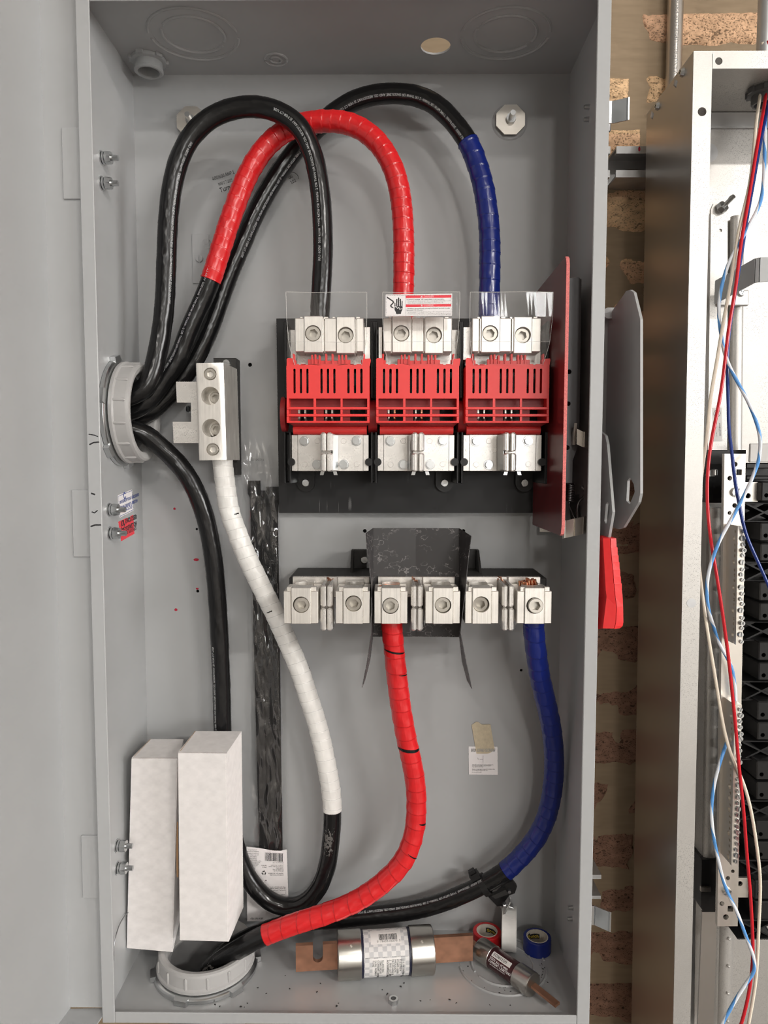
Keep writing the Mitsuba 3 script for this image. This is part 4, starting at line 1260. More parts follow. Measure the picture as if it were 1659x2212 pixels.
# black scratched fibre shield wrapped behind the middle pole
FS = thing('fibre_shield', 'black scratched fibre shield folded around the middle load lugs', 'insulating shield')
Ys = 0.079
c0 = P(898, 1141, Ys)
zt_, zb2 = c0[2], P(898, 1376, Ys)[2]
xl, xr = P(805.5, 1260, Ys)[0], P(992.5, 1260, Ys)[0]
xm = P(898, 1260, Ys)[0]
th = 0.0007
ms = [hull([(x, y + dy, z) for z in (zb2, zt_) for dy in (0, th) for x, y in ((xl, Ys), (xm, Ys + 0.0025))]), hull([(x, y + dy, z) for z in (zb2, zt_) for dy in (0, th) for x, y in ((xm, Ys + 0.0025), (xr, Ys))])]
part(FS, 'back_sheet', cat(*ms), 'm_fish')


def wing(side, xfold, front, base):
    """Side flap: from the fold line to its measured front edge, flaring toward the bottom."""
    v, f = [], []
    n = len(front)
    for (fx, fy, fY), (bx_, by, bY) in zip(front, base):
        A, B = P(bx_, by, bY), P(fx, fy, fY)
        for k in range(5):
            v.append(A + (B - A) * k / 4)
    v = np.array(v)
    for r in range(n - 1):
        for k in range(4):
            i = r * 5 + k
            f += [(i, i + 1, i + 6), (i, i + 6, i + 5)]
    off = np.array([th * side, 0, 0])
    vv = np.vstack([v, v + off])
    m = len(v)
    f2 = [(c + m, b + m, a + m) for a, b, c in f]
    edge = [r * 5 + 4 for r in range(n)] + [(n - 1) * 5 + k for k in (3, 2, 1, 0)] + [r * 5 for r in range(n - 1, -1, -1)] + [1, 2, 3, 4]
    e2 = []
    for p_, q_ in zip(edge[:-1], edge[1:]):
        e2 += [(p_, q_, q_ + m), (p_, q_ + m, p_ + m)]
    return trimesh.Trimesh(vv, f + f2 + e2, process=False)


ys = (1141, 1185, 1230, 1275, 1320, 1367, 1410, 1448)
lf = [(790, 1152, .045), (792, 1186, .030), (798, 1230, .022), (802.5, 1275, .018), (803, 1320, .016), (801.5, 1367, .014), (792, 1432, .010), (781.5, 1485, .008)]
lb = [(805.5, 1141, Ys), (805.5, 1185, Ys), (805.5, 1230, Ys), (805.5, 1275, Ys), (805.5, 1320, Ys), (805.2, 1372, Ys), (799, 1425, .052), (788, 1468, .030)]
part(FS, 'flap', wing(1, xl, lf, lb), 'm_fish')
rf = [(1018.5, 1158, .045), (1015, 1186, .034), (1010, 1230, .024), (1006.5, 1275, .018), (1000, 1325, .015), (995.5, 1367, .012), (1008, 1432, .010), (1020, 1488, .008)]
rb = [(992.5, 1141, Ys), (992.5, 1185, Ys), (992.5, 1230, Ys), (992.5, 1275, Ys), (992.5, 1320, Ys), (992.5, 1372, Ys), (999, 1430, .052), (1010, 1470, .030)]
part(FS, 'flap', wing(-1, xr, rf, rb), 'm_fish')

# ---------------------------------------------------------------- neutral block
N = thing('neutral_block', 'upright silver neutral lug bar with four holes and a notched side tab', 'terminal block')
YN, YNb = 0.076, 0.140
part(N, 'insulator', prism_xz(poly_px([(461, 773), (509, 773), (513, 1026), (470, 1026)], YNb), YNb, D), 'm_black_dull', label='black insulating base')
A = [P(422.5, 784, YN), P(478.5, 784, YN), P(483.5, 994, YN), P(431.5, 994, YN)]
dirz = (A[0] + A[1] - A[2] - A[3]) / 2
Lb = np.linalg.norm(dirz)
dz = dirz / Lb
cb = (A[2] + A[3]) / 2
wx = np.linalg.norm(A[1] - A[0]) / 2
ex = np.array([dz[2], 0, -dz[0]])
prof = Polygon([(-wx + 0.0025, YN), (wx - 0.0015, YN), (wx + 0.0020, YN + 0.0020), (wx + 0.0060, YNb - 0.004), (wx + 0.0035, YNb), (-wx + 0.002, YNb), (-wx + 0.002, YN + 0.010), (-wx, YN + 0.0085), (-wx, YN + 0.0012)])
bar = mani(prism_xy(prof, 0, Lb)).transform(np.column_stack([ex, [0, 1.0, 0], dz, [cb[0], 0, cb[2]]]))
holes = ((453.7, 808, 13.8), (454, 855, 19.6), (456, 924.5, 19.6), (459.6, 971, 13.8))
for (a, b, r) in holes:
    c = P(a, b, YN)
    rr = r * pxm(YN, b)
    bar = bar - cyl((c[0], YN - 0.01, c[2]), (c[0], YN + (0.036 if r > 15 else 0.004), c[2]), rr, n=44)
c = P(478, 990, 0.105)
bar = bar - cyl(np.array([c[0], 0.105, c[2]]) - dz * 0.01, np.array([c[0], 0.105, c[2]]) + dz * 0.035, 0.0125)
nb = part(N, 'lug_bar', bar, 'm_alu', 30, label='silver lug bar')
for k, (a, b, r) in enumerate(holes):
    c = P(a, b, YN)
    rr = r * pxm(YN, b)
    part(nb, 'set_screw', along(socket_screw(min(rr * 0.88, 0.0070), 0.014, 30 + 13 * k, 0.5), (c[0] + (0.0022 if r > 15 else 0), YN + (0.030 if r > 15 else 0.0142), c[2] - (0.001 if r > 15 else 0)), FRONT), 'm_screw', 30)
tab = poly_px([(380, 824.6), (427, 824.6), (431, 957), (375, 957), (373, 911), (413, 911), (412.5, 870), (382, 869.5)], 0.090)
tb = part(N, 'side_tab', prism_xz(tab, 0.090, 0.0935), 'm_zincplate', label='notched silver tab')
c = P(408.5, 883, 0.094)
part(tb, 'screw', along(slotted(0.0046, 0.004, 90), (c[0], 0.1005, c[2]), (-0.7, -1, 0)), 'm_zinc', 30)
c = P(486, 783, 0.13)
part(N, 'insulator_screw', along(slotted(0.0052, 0.004, -20), (c[0], YNb, c[2]), FRONT), 'm_zinc', 30)

# ---------------------------------------------------------------- red side barrier, mechanism and handle
RB = thing('red_barrier', 'tall dark red insulating barrier sheet standing right of the switch poles', 'insulating barrier')
F0 = [(1212, 560), (1217.5, 552), (1222, 560), (1222.5, 640), (1220, 800), (1214, 1000), (1209, 1120), (1206, 1150), (1203, 1158)]
Yf0, Yb0 = 0.002, 0.140
pf = [P(a, b, Yf0) for a, b in ((1222.5, 575), (1220, 800), (1214, 1000), (1208.5, 1140))]
top_f, bot_f = P(1219, 553, Yf0 + 0.004), P(1203, 1157, Yf0 + 0.006)
bt = P(1158, 632, Yb0)
bb = P(1149.5, 1140, Yb0)
xf, xb = pf[1][0], bt[0]


def rbx(y):
    return xf + (xb - xf) * (y - Yf0) / (Yb0 - Yf0)


outl = Polygon([(Yf0 + 0.006, top_f[2]), (Yf0 + 0.002, top_f[2] - 0.003), (Yf0, top_f[2] - 0.010), (Yf0, bot_f[2] + 0.012), (Yf0 + 0.003, bot_f[2] + 0.002), (Yf0 + 0.007, bot_f[2]), (Yb0, bb[2] + 0.004), (Yb0, bt[2])]).buffer(0)
sh = trimesh.creation.extrude_polygon(outl, 0.0032, engine='earcut')
v = sh.vertices
sh = trimesh.Trimesh(np.column_stack([rbx(v[:, 0]) + v[:, 2], v[:, 0], v[:, 1]]), sh.faces, process=False)
part(RB, 'sheet', sh, 'm_fiber', label='dark red glossy sheet')
rim = [(rbx(y) - 0.0002, rbx(y) + 0.0034, y, z) for y, z in ((Yf0 + 0.006, top_f[2]), (Yf0 + 0.002, top_f[2] - 0.003), (Yf0, top_f[2] - 0.010), (Yf0, bot_f[2] + 0.012), (Yf0 + 0.003, bot_f[2] + 0.002), (Yf0 + 0.007, bot_f[2]))]
part(RB, 'cut_edge', cat(*[hull([(x, y + dy, z) for (x0, x1, y, z) in rim[k:k + 2] for x in (x0, x1) for dy in (-0.0003, 0.0012)]) for k in range(5)]), 'm_fiber_edge', label='pinkish cut edge')

MC = thing('switch_mechanism', 'dark steel switch mechanism with a coil spring behind the red barrier', 'switch mechanism')
XM = rbx(0.03) + 0.0045
zt1, zb1 = P(1245, 601, 0.05)[2], P(1230, 1042, 0.05)[2]
plate = sbox(0.030, zb1, 0.150, zt1)
for (a, b) in ((1229.5, 803), (1227.5, 872), (1225.5, 967)):
    q = PX(a, b, XM + 0.012)
    plate = plate.difference(Point(max(0.036, q[1]), q[2]).buffer(0.0028))
# the plate is a channel: a face turned to the viewer and a returned side
x0, x1, _, _ = rect_px(1223, 700, 1252, 1000, 0.045)
front = poly_px([(1224, 601), (1248, 600), (1256, 603), (1252, 905), (1250, 960), (1237, 995), (1236, 1043), (1216, 1043)], 0.045)
for (a, b) in ((1229.5, 803), (1227.5, 872), (1225.5, 967)):
    q = P(a, b, 0.045)
    front = front.difference(Point(q[0], q[2]).buffer(0.0027))
part(MC, 'channel', cat(prism_xz(front, 0.045, 0.048), bx(P(1250, 700, .045)[0] - 0.003, P(1250, 700, .045)[0], 0.046, 0.150, P(1250, 930, .045)[2], zt1)), 'm_mech', label='dark grey steel channel')
part(MC, 'inner_plate', bx(P(1258, 800, 0.10)[0], P(1258, 800, 0.10)[0] + 0.003, 0.05, 0.15, zb1 - 0.03, zt1 - 0.006), 'm_redinner')
part(MC, 'back_plate', bx(xb + 0.010, W2 - 0.012, 0.150, 0.153, zb1 - 0.055, zt1), 'm_black_dull')
ct, cb_ = P(1233, 1046, 0.060), P(1230.5, 1082, 0.060)
tt = np.linspace(0, 1, 260)
dd = cb_ - ct
coil = ct + tt[:, None] * dd + 0.0045 * np.column_stack([np.cos(tt * 2 * np.pi * 10), np.sin(tt * 2 * np.pi * 10), 0 * tt])
part(MC, 'coil_spring', tube(coil, 0.0009, 10, ref=(0, 0, 1))[0], 'm_steel_dark', True)
pts, _, _ = spline([P(1255, 1052, .062), P(1261, 1056, .062), P(1262, 1072, .062), P(1255, 1079, .060), P(1249, 1088, .058), P(1249, 1122, .058)])
part(MC, 'bent_rod', tube(pts, 0.0017, 12)[0], 'm_steel_dark', True)
pts, _, _ = spline([P(1231, 1084, .06), P(1229, 1092, .06), P(1233, 1100, .06), P(1238, 1112, .06), P(1243, 1120, .06)])
part(MC, 'hook_wire', tube(pts, 0.0009, 10)[0], 'm_steel_dark', True)
for (a, b) in ((1236, 1100), (1244, 1108)):
    q = P(a, b, .07)
    part(MC, 'lever_arm', hull([q + np.array([dx, dy, dz]) for dx, dz in ((-0.005, 0.02), (0.003, 0.022), (0.006, -0.012), (0.000, -0.016)) for dy in (0, 0.004)]), 'm_black_dull')


def strap(pts, w, thick, mat, parent, name):
    """Bent strap: measured centreline points with height w (along z)."""
    q = [P(*p) for p in pts]
    ms = []
    for a, b in zip(q[:-1], q[1:]):
        d = b - a
        nrm = np.array([d[1], -d[0], 0]) / (np.linalg.norm(d[:2]) + 1e-9) * thick
        ms.append(hull([p + np.array([0, 0, s * w / 2]) + n for p in (a, b) for s in (-1, 1) for n in (0, nrm)]))
    return part(parent, name, cat(*ms), mat, 30)


part(MC, 'latch_tab', hull([P(1241, 914, .030) + np.array([dx, dy, 0]) for dx in (0, .0032) for dy in (0, .002)] + [P(1237, 961, .040) + np.array([dx, dy, 0]) for dx in (0, .0032) for dy in (0, .012)]), 'm_nickel')
strap([(1246, 943, .030), (1259, 949, .028), (1268, 953, .050)], 0.0175, 0.002, 'm_nickel', MC, 'latch_tab')
strap([(1219, 1145, .034), (1224, 1143, .026), (1240, 1139, .022), (1256, 1135, .026), (1262, 1133, .045)], 0.020, 0.0022, 'm_nickel', MC, 'lower_strap')
x0, x1, z0, z1 = rect_px(1166, 1134, 1200, 1150, 0.150)
part(MC, 'back_tab', cbx(x0, x1, 0.150, 0.153, z0, z1), 'm_nickel')

HN = thing('handle_assembly', 'grey steel handle guard with a red ridged grip outside the right side', 'switch handle')
XG = PX(1383, 850, 0)[0]
XG = P(1382, 850, -0.015)[0]


def GY(px, py):
    q = PX(px, py, XG)
    return (q[1], q[2])


gout = [GY(1383, 690), GY(1383, 1066), GY(1379, 1085), GY(1347, 1139), GY(1335, 1143), (0.150, GY(1300, 1130)[1]), (0.185, GY(1300, 690)[1]), (0.150, GY(1332, 690)[1]), GY(1345, 640), GY(1352, 629), GY(1361, 626), GY(1369, 632)]
gp = Polygon(gout).buffer(0.002, join_style=1).buffer(-0.002)
hole = Polygon([GY(1356, 1040), GY(1361, 1035), GY(1368, 1048), GY(1370, 1062), GY(1360, 1086), GY(1354, 1080)]).buffer(0.0015)
part(HN, 'guard_plate', prism_yz(gp.difference(hole), XG, XG + 0.003), 'm_paint')
x0, x1, z0, z1 = rect_px(1290, 672, 1337, 700, 0.100)
part(HN, 'guard_tab', cat(cbx(x0, x1, 0.10, 0.103, z0 + 0.006, z1, 0.0005), prism_xz(LineString([(P(1315, 676, .09)[0], P(1315, 676, .09)[2]), (P(1330, 676, .09)[0], P(1330, 676, .09)[2])]).buffer(0.0065), 0.090, 0.093),
                          bx(x0, XG, 0.105, 0.108, gout[5][1] - 0.0, z1)), 'm_paint')
# lever: a plate in the same direction, closer in, carrying the grip
XL = P(1322, 1090, 0.004)[0]


def LY(px, py):
    q = PX(px, py, XL)
    return (q[1], q[2])


lout = [LY(1296, 930), LY(1310, 941), LY(1314, 960), LY(1325, 1096), LY(1326, 1106), LY(1316, 1166), LY(1309, 1200), (0.12, LY(1300, 1200)[1]), (0.14, LY(1300, 930)[1])]
lp = Polygon(lout).buffer(0)
lh = Polygon([LY(1315, 1086), LY(1319, 1092), LY(1318, 1110), LY(1312, 1130), LY(1309, 1124), LY(1312, 1090)]).buffer(0.001)
part(HN, 'lever', prism_yz(lp.difference(lh), XL - 0.0015, XL + 0.0015), 'm_paint')
q = P(1299, 915, 0.06)
part(HN, 'pivot_boss', cyl((W2 + TH, 0.075, q[2]), (q[0], 0.075, q[2]), 0.014, n=40), 'm_paint', 30)
# grip: two ridged halves around the lever, front edge wavy
zg = lambda py: P(1320, py, 0.02)[2]
prof = [(1304, 1163), (1332, 1164), (1334, 1190), (1337, 1215), (1340, 1245), (1343, 1275), (1344, 1298), (1347, 1330), (1346, 1352), (1340, 1358), (1300, 1359), (1297, 1340), (1293, 1260), (1290, 1200), (1290, 1178)]
g = []
Yg0, Yg1 = -0.004, 0.036
for half, (Yq0, Yq1) in enumerate(((Yg0, 0.016), (0.0165, Yg1))):
    pass
fr = [P(a, b, Yg0) for a, b in prof]
mid = P(1321, 1260, Yg0)[0]
grp = []
pz = [(1163, 1318.5, 1332), (1182, 1319, 1333), (1183, 1319.5, 1335), (1199, 1320.5, 1335.5), (1200, 1321, 1337), (1214, 1322, 1337.5), (1215, 1322, 1339), (1229, 1323.5, 1339.5), (1230, 1324, 1340.5), (1245, 1325, 1341), (1246, 1325, 1342), (1260, 1326, 1342.5), (1261, 1326.5, 1344), (1276, 1328, 1344.5), (1290, 1329, 1346), (1310, 1332, 1347), (1345, 1330, 1347.5), (1353, 1328, 1346), (1358, 1326, 1340)]
for s in (0, 1):
    sec = []
    for (py, xm_, xr_) in pz:
        xl_ = {0: 1303 + (py - 1163) * 0.055 if py < 1290 else 1311 - (py - 1290) * 0.12, 1: xm_}[s]
        xr2 = xm_ - 0.5 if s == 0 else xr_
        a, b = P(xl_, py, Yg0), P(xr2, py, Yg0 if s else Yg0 - 0.001)
        back = 0.030
        if s == 0:
            sec.append([(a[0], Yg0 + 0.001, a[2]), (b[0], Yg0 - 0.001, b[2]), (b[0], back, b[2]), (a[0] - 0.006, back, a[2] - 0.010)])
        else:
            sec.append([(a[0], Yg0 - 0.001, a[2]), (b[0], Yg0 + 0.0015, b[2]), (b[0], back, b[2]), (a[0], back, a[2])])
    sec = np.array(sec)
    n = len(sec)
    f = []
    for r in range(n - 1):
        for k in range(4):
            i, j = r * 4 + k, r * 4 + (k + 1) % 4
            f += [(i, j, j + 4), (i, j + 4, i + 4)]
    f += [(0, 2, 1), (0, 3, 2), (4 * n - 4, 4 * n - 3, 4 * n - 2), (4 * n - 4, 4 * n - 2, 4 * n - 1)]
    grp.append(trimesh.Trimesh(sec.reshape(-1, 3), f, process=False))
gk = part(HN, 'grip', grp[1], 'm_redgrip', label='red plastic grip half')
gk2 = part(HN, 'grip', grp[0], 'm_redgrip', label='red plastic grip half')
# inner side of the grip: slanted steps running back toward the wall
XMIN = W2 + TH + 0.0015
for k in range(7):
    a = P(1304.5 + k * 0.9, 1164 + k * 15.2, 0.0)
    a2 = P(1304.5 + k * 0.9, 1164 + (k + 1) * 15.2 - 1.2, 0.0)
    xb_ = max(XMIN, a[0] - 0.010)
    part(gk2, 'step', hull([(a[0] + 0.003, -0.0008, a[2]), (a2[0] + 0.003, -0.0008, a2[2]), (a[0] - 0.0008, 0.0006, a[2] - 0.001), (a2[0] - 0.0008, 0.0006, a2[2] - 0.001), (xb_, 0.040, a[2] - 0.016), (xb_, 0.040, a2[2] - 0.016), (a[0] + 0.003, 0.030, a[2]), (a2[0] + 0.003, 0.030, a2[2])]), 'm_redgrip')
a, b = P(1312, 1268, 0.0), P(1296, 1358, 0.0)
part(gk2, 'hollow_end', hull([(a[0] + 0.002, 0.002, a[2]), (a[0] + 0.002, 0.002, b[2] + 0.003), (max(XMIN, a[0] - 0.008), 0.044, a[2] + 0.002), (max(XMIN, a[0] - 0.006), 0.044, b[2] + 0.005), (a[0], 0.03, b[2] + 0.001)]), 'm_redgrip')
c = P(1294, 1240, 0.02)
part(gk2, 'screw', cyl((c[0] - 0.006, 0.024, c[2]), (c[0] - 0.001, 0.024, c[2]), 0.0036), 'm_steel_dark', 30)

# ---------------------------------------------------------------- right: struts, conduits, clips
YS0 = 0.1720
_, _, sz0, sz1 = rect_px(1340, 316, 1395, 383, YS0)


def strut(x0, x1):
    t, hgt = 0.0026, sz1 - sz0
    sec = Polygon([(YS0, sz0), (YW, sz0), (YW, sz1), (YS0, sz1), (YS0, sz1 - 0.0092), (YS0 + 0.0075, sz1 - 0.0092), (YS0 + 0.0075, sz1 - 0.0092 + t), (YS0 + t, sz1 - 0.0092 + t), (YS0 + t, sz1 - t), (YW - t, sz1 - t),
                   (YW - t, sz0 + t), (YS0 + t, sz0 + t), (YS0 + t, sz0 + 0.0092 - t), (YS0 + 0.0075, sz0 + 0.0092 - t), (YS0 + 0.0075, sz0 + 0.0092), (YS0, sz0 + 0.0092)])
    m = mani(prism_yz(sec.buffer(0.0004).buffer(-0.0004), x0, x1))
    for k in range(8):
        xc = x0 + 0.035 + k * 0.052
        if xc < x1 - 0.02:
            m = m - hull([(xc + s * 0.007 + 0.0065 * math.cos(a), y, (sz0 + sz1) / 2 + 0.0065 * math.sin(a)) for s in (-1, 1) for a in np.linspace(0, 2 * math.pi, 14) for y in (YW - 0.004, YW + 0.001)])
    return m


xs = P(1331, 350, YS0)[0]
whole('strut_channel', 'slotted grey strut channel between the switch enclosure and the panelboard', 'strut channel', strut(xs, xs + 0.55), 'm_galv_dull', 25)
xs2 = P(1318, 350, YS0)[0]
whole('strut_channel', 'end of the strut channel behind the switch enclosure', 'strut channel', strut(xs2 - 0.60, xs2), 'm_galv_dull', 25)
part('strut_channel', 'red_mark', prism_xz(affinity.scale(Point(*[P(1381, 322, YS0)[i] for i in (0, 2)]).buffer(1), 0.0014, 0.0030), YS0 - 0.0002, YS0), 'm_ink_red')


def latch(pts, h, top, label):
    k = thing('door_latch', label, 'door latch')
    strap(pts, h, 0.0016, 'm_zinc', k, 'clip')
    return k


lk = latch([(1300, 243, .022), (1322, 243.5, .022), (1327, 243, .020), (1356, 236, .008), (1360, 234, -.002)], 0.0235, 0, 'zinc latch clip on the outside near the top of the switch enclosure')
x0, x1, z0, z1 = rect_px(1296, 258, 1320, 284, .040)
part(lk, 'hook', cbx(W2 + TH, x1, 0.040, 0.043, z0, z1, 0.003), 'm_steel_dark')
lk = latch([(1262, 1975, .022), (1284, 1976, .022), (1287, 1977, .020), (1317, 1990, .006), (1320, 1992, -.004)], 0.0235, 0, 'zinc latch clip on the outside near the bottom of the switch enclosure')
x0, x1, z0, z1 = rect_px(1260, 1888, 1298, 1897, .120)
part(lk, 'foot', cat(bx(W2 + TH, x1, .118, .168, z0, z1), hull([(W2 + TH, .165, z1), (x1, .165, z1), (W2 + TH, .165, z1 + 0.028), (W2 + TH, .168, z1), (x1, .168, z1), (W2 + TH, .168, z1 + 0.028)])), 'm_galv_dull')
x0, x1, z0, z1 = rect_px(1260, 1933, 1297, 1940, .120)
part(lk, 'foot', bx(W2 + TH, x1, .118, .168, z0, z1), 'm_galv_dull')

q0, q1 = P(1455, 60, 0.180), P(1489, 60, 0.180)
rr = (q1[0] - q0[0]) / 2
cx, cyy = (q0[0] + q1[0]) / 2, YW - rr - 0.002
pts = np.array([[cx, cyy, z] for z in np.linspace(0.3, CEIL, 40)])
cd = thing('steel_conduit', 'thin steel conduit running up the brick wall behind the panelboard edge', 'conduit')
part(cd, 'pipe', tube(pts, rr, 36)[0], 'm_galv_smooth', True)
tx = meshkit.text_mesh('CONSULT MANUFACTURER FOR PROPER', 0.0052, 0.0001)
tv = np.array(tx.vertices)
ang = (tv[:, 1] - 0.0026) / rr + 0.15
zt0 = P(1470, 205, 0.17)[2]
part(cd, 'print', trimesh.Trimesh(np.column_stack([cx - (rr + tv[:, 2]) * np.sin(ang) , cyy - (rr + 0.0001 + tv[:, 2]) * np.cos(ang), zt0 + tv[:, 0]]), tx.faces, process=False), 'm_ink_grey')

# ---------------------------------------------------------------- panelboard on the right
B = thing('panelboard', 'open galvanized panelboard cabinet right of the switch enclosure', 'panelboard')
YPF, YPB = 0.010, 0.150
XP0 = P(1497, 112, YPF)[0]
ZPT = P(1497, 112, YPF)[2]
XPR, ZPB = XP0 + 0.42, 0.34
LEAN = (P(1453, 2205, YPF)[0] - XP0) / (ZPT - P(1453, 2205, YPF)[2])


def lean(m):
    m = tm(m).copy()
    v = np.array(m.vertices)
    v[:, 0] += LEAN * (ZPT - v[:, 2])
    return trimesh.Trimesh(v, m.faces, process=False)


t = 0.0018
FWD = P(1537, 130, YPF)[0] - XP0
side = sbox(YPF, ZPB, YPB, ZPT)
dx = LEAN


def PS(px, py):
    for _ in range(3):
        q = PX(px, py, XP0 + 0.002)
    return q


for (a, b) in ((1463, 180), (1412, 249)):
    q = PS(a, b)
    side = side.difference(affinity.rotate(sbox(q[1] - 0.0055, q[2] - 0.0035, q[1] + 0.0055, q[2] + 0.0035), 40))
part(B, 'side_wall', lean(prism_yz(side, XP0, XP0 + t)), 'm_galv_smooth')
part(B, 'side_wall', lean(bx(XPR - t, XPR, YPF, YPB, ZPB, ZPT)), 'm_galv_smooth')
part(B, 'top_wall', lean(bx(XP0, XPR, YPF, YPB, ZPT - t, ZPT)), 'm_galv')
fl = sbox(XP0, ZPB, XP0 + FWD, ZPT)
q = P(1515, 243, YPF)
fl = fl.difference(Point(q[0] - LEAN * (ZPT - q[2]), q[2]).buffer(9.3 * pxm(YPF, 240)))
part(B, 'flange', lean(cat(prism_xz(fl, YPF - t, YPF), bx(XP0 + FWD - t, XP0 + FWD, YPF, YPF + 0.012, ZPB, ZPT))), 'm_galv')
q = P(1492, 1302, YPF)
part(B, 'flange_plug', cyl((q[0], YPF - t - 0.0004, q[2]), (q[0], YPF, q[2]), 10 * pxm(YPF, 1302), n=32), 'm_galv_dull')
tf = sbox(XP0 + FWD + 0.0005, P(1600, 150, YPF)[2], XPR, ZPT - 0.003)
q = P(1551, 134, YPF)
tf = tf.difference(Point(q[0], q[2]).buffer(7.8 * pxm(YPF, 134)))
part(B, 'flange', lean(cat(prism_xz(tf, YPF - t, YPF), bx(XP0 + FWD, XPR, YPF - t, YPF + 0.004, ZPT - 0.003, ZPT))), 'm_galv')
part(B, 'back_wall', lean(bx(XP0 + t, XPR - t, YPB - t, YPB, ZPB, ZPT)), 'm_galv_dull')
zl = P(1600, 276, 0.136)[2]
part(B, 'ledge', cat(bx(P(1535, 260, .136)[0], XPR, 0.134, 0.1358, zl - 0.001, zl + 0.001), bx(P(1535, 260, .14)[0], XPR, 0.139, 0.1405, zl, zl + 0.020)), 'm_galv_dull')
ms = poly_px([(1528, 279), (1700, 279), (1690, 2230), (1500, 2230)], 0.138)
q = P(1531, 330, 0.137)
part(B, 'mounting_sheet', prism_xz(ms, 0.138, 0.1395), 'm_galv', label='bright galvanized mounting sheet')
part(B, 'round_knockout', prism_xz(Point(q[0], q[2]).buffer(20 * pxm(.137, 330)), 0.1372, 0.138), 'm_galv_dull')
for (a, b) in ((1479, 156), (1425, 229)):
    q = PS(a, b)
    part(B, 'side_screw', along(cat_ if False else phillips(0.0052, 0.0035, 10), (XP0 + LEAN * (ZPT - q[2]), q[1], q[2]), (-1, 0, 0)), 'm_zinc', 30)
# strip and rails on the sheet
sa = poly_px([(1536, 452), (1541, 440), (1572, 440), (1571, 972), (1529, 972)], 0.118)
q = P(1556, 498, 0.118)
sa = sa.difference(Point(q[0], q[2]).buffer(3.6 * pxm(.118, 498)))
part(B, 'side_strip', prism_xz(sa, 0.118, 0.1215), 'm_galv')
part(B, 'side_strip', prism_xz(poly_px([(1517, 1970), (1549, 1970), (1541, 2225), (1507, 2225)], 0.110), 0.110, 0.1135), 'm_galv_smooth')
part(B, 'side_strip', prism_xz(poly_px([(1529, 972), (1533, 972), (1521, 1860), (1516, 1860)], 0.110), 0.110, 0.134), 'm_galv')


def rail(pts, r, mat, name='rail', flat=0.5):
    q = [P(*p) for p in pts]
    s = np.linspace(0, 1, 30)[:, None]
    pp = q[0] + (q[1] - q[0]) * s
    m, _ = tube(pp, r, 28)
    v = np.array(m.vertices)
    v[:, 1] = q[0][1] + (v[:, 1] - q[0][1]) * flat
    return part(B, name, trimesh.Trimesh(v, m.faces, process=False), mat, 40)


rb_ = rail([(1592.5, 468, .128), (1588, 990, .128)], 0.0080, 'm_galv', flat=0.9)
for py in (593, 640, 720, 762, 807, 850, 895, 918, 930):
    q = P(1601 - (py - 468) * 0.008, py, 0.124)
    part(rb_, 'dimple', trimesh.creation.icosphere(2, 0.0022).apply_translation(q), 'm_galv', True)
rail([(1547, 1097, .108), (1533, 1855, .108)], 0.0088, 'm_galv')
re = rail([(1570, 1996, .118), (1564, 2240, .118)], 0.0090, 'm_galv', flat=0.7)
for py in (2028, 2087, 2146, 2205):
    q = P(1575 - (py - 2028) * 0.02, py, 0.110)
    part(re, 'dimple', trimesh.creation.icosphere(2, 0.0020).apply_translation(q), 'm_galv', True)
# stud with nut at the strip's top
q = P(1553, 455, .118)
d = np.array([0.35, -0.8, 0.42])
sd = part(B, 'stud', along(m3.Manifold.cylinder(0.024, 0.0028, 0.0026, 18), q, d), 'm_zinc', 30)
part(sd, 'nut', along(hex_nut(0.0072, 0.006, rot=20), q + d * 0.003, d), 'm_zinc', 20)
q = P(1572, 437, .1379)
part(B, 'slot_hole', hull([(q[0] + a * 0.004 + 0.0024 * math.cos(u), y, q[2] + a * 0.006 + 0.0024 * math.sin(u)) for a in (-1, 1) for u in np.linspace(0, 6.28, 12) for y in (.1376, .138)]), 'm_black')
# grey angled bracket with its screwed foot
bk = strap([(1546, 632, .098), (1632, 585, .052), (1640, 583.5, .050), (1690, 581, .050)], 0.0275, 0.002, 'm_paint_plain', B, 'bracket')
labels[bk] = {'label': 'grey angled bracket'}
x0, x1, z0, z1 = rect_px(1545, 626, 1618, 660, .112)
part(bk, 'foot', cbx(x0 + .004, x1, .112, .118, z0, z1, 0.001), 'm_galv')
q = P(1600, 633, .112)
part(bk, 'screw', along(phillips(0.0047, 0.0034), (q[0], .112, q[2]), FRONT), 'm_zinc', 30)
# listing label on the strip
ul = part(B, 'listing_label', prism_xz(poly_px([(1539, 881), (1559, 880), (1560, 953), (1541, 954)], .1179), .1176, .118), 'm_label_grey', label='grey listing label')


def on_strip(m, pa, pb, pc):
    A_, B_, C_ = (P(*q_, .1175) for q_ in (pa, pb, pc))
    return place_flat(m, A_, B_ - A_, C_ - A_, out=FRONT)


hk = pxm(.118, 900)
c = P(1549, 893, .1175)
part(ul, 'print', cat(on_strip(text_flat(['PANELBOARD'], 3.0 * hk, depth=0.0001, bold=True), (1553, 914), (1554.5, 950), (1560, 914)), on_strip(text_flat(['LISTED'], 3.0 * hk, depth=0.0001, bold=True), (1545.5, 901), (1546.5, 935), (1553, 901)),
                      on_strip(text_flat(['E 27100', 'No. C-1080337'], 2.0 * hk, 1.8, depth=0.0001), (1550, 922), (1551, 950), (1557, 922)), on_strip(text_flat(['UL'], 5.0 * hk, depth=0.0001, bold=True), (1547, 889), (1547.5, 898), (1554, 889)),
                      prism_xz(Point(c[0], c[2]).buffer(7.6 * hk).difference(Point(c[0], c[2]).buffer(6.7 * hk)), .1175, .1176)), 'm_ink')
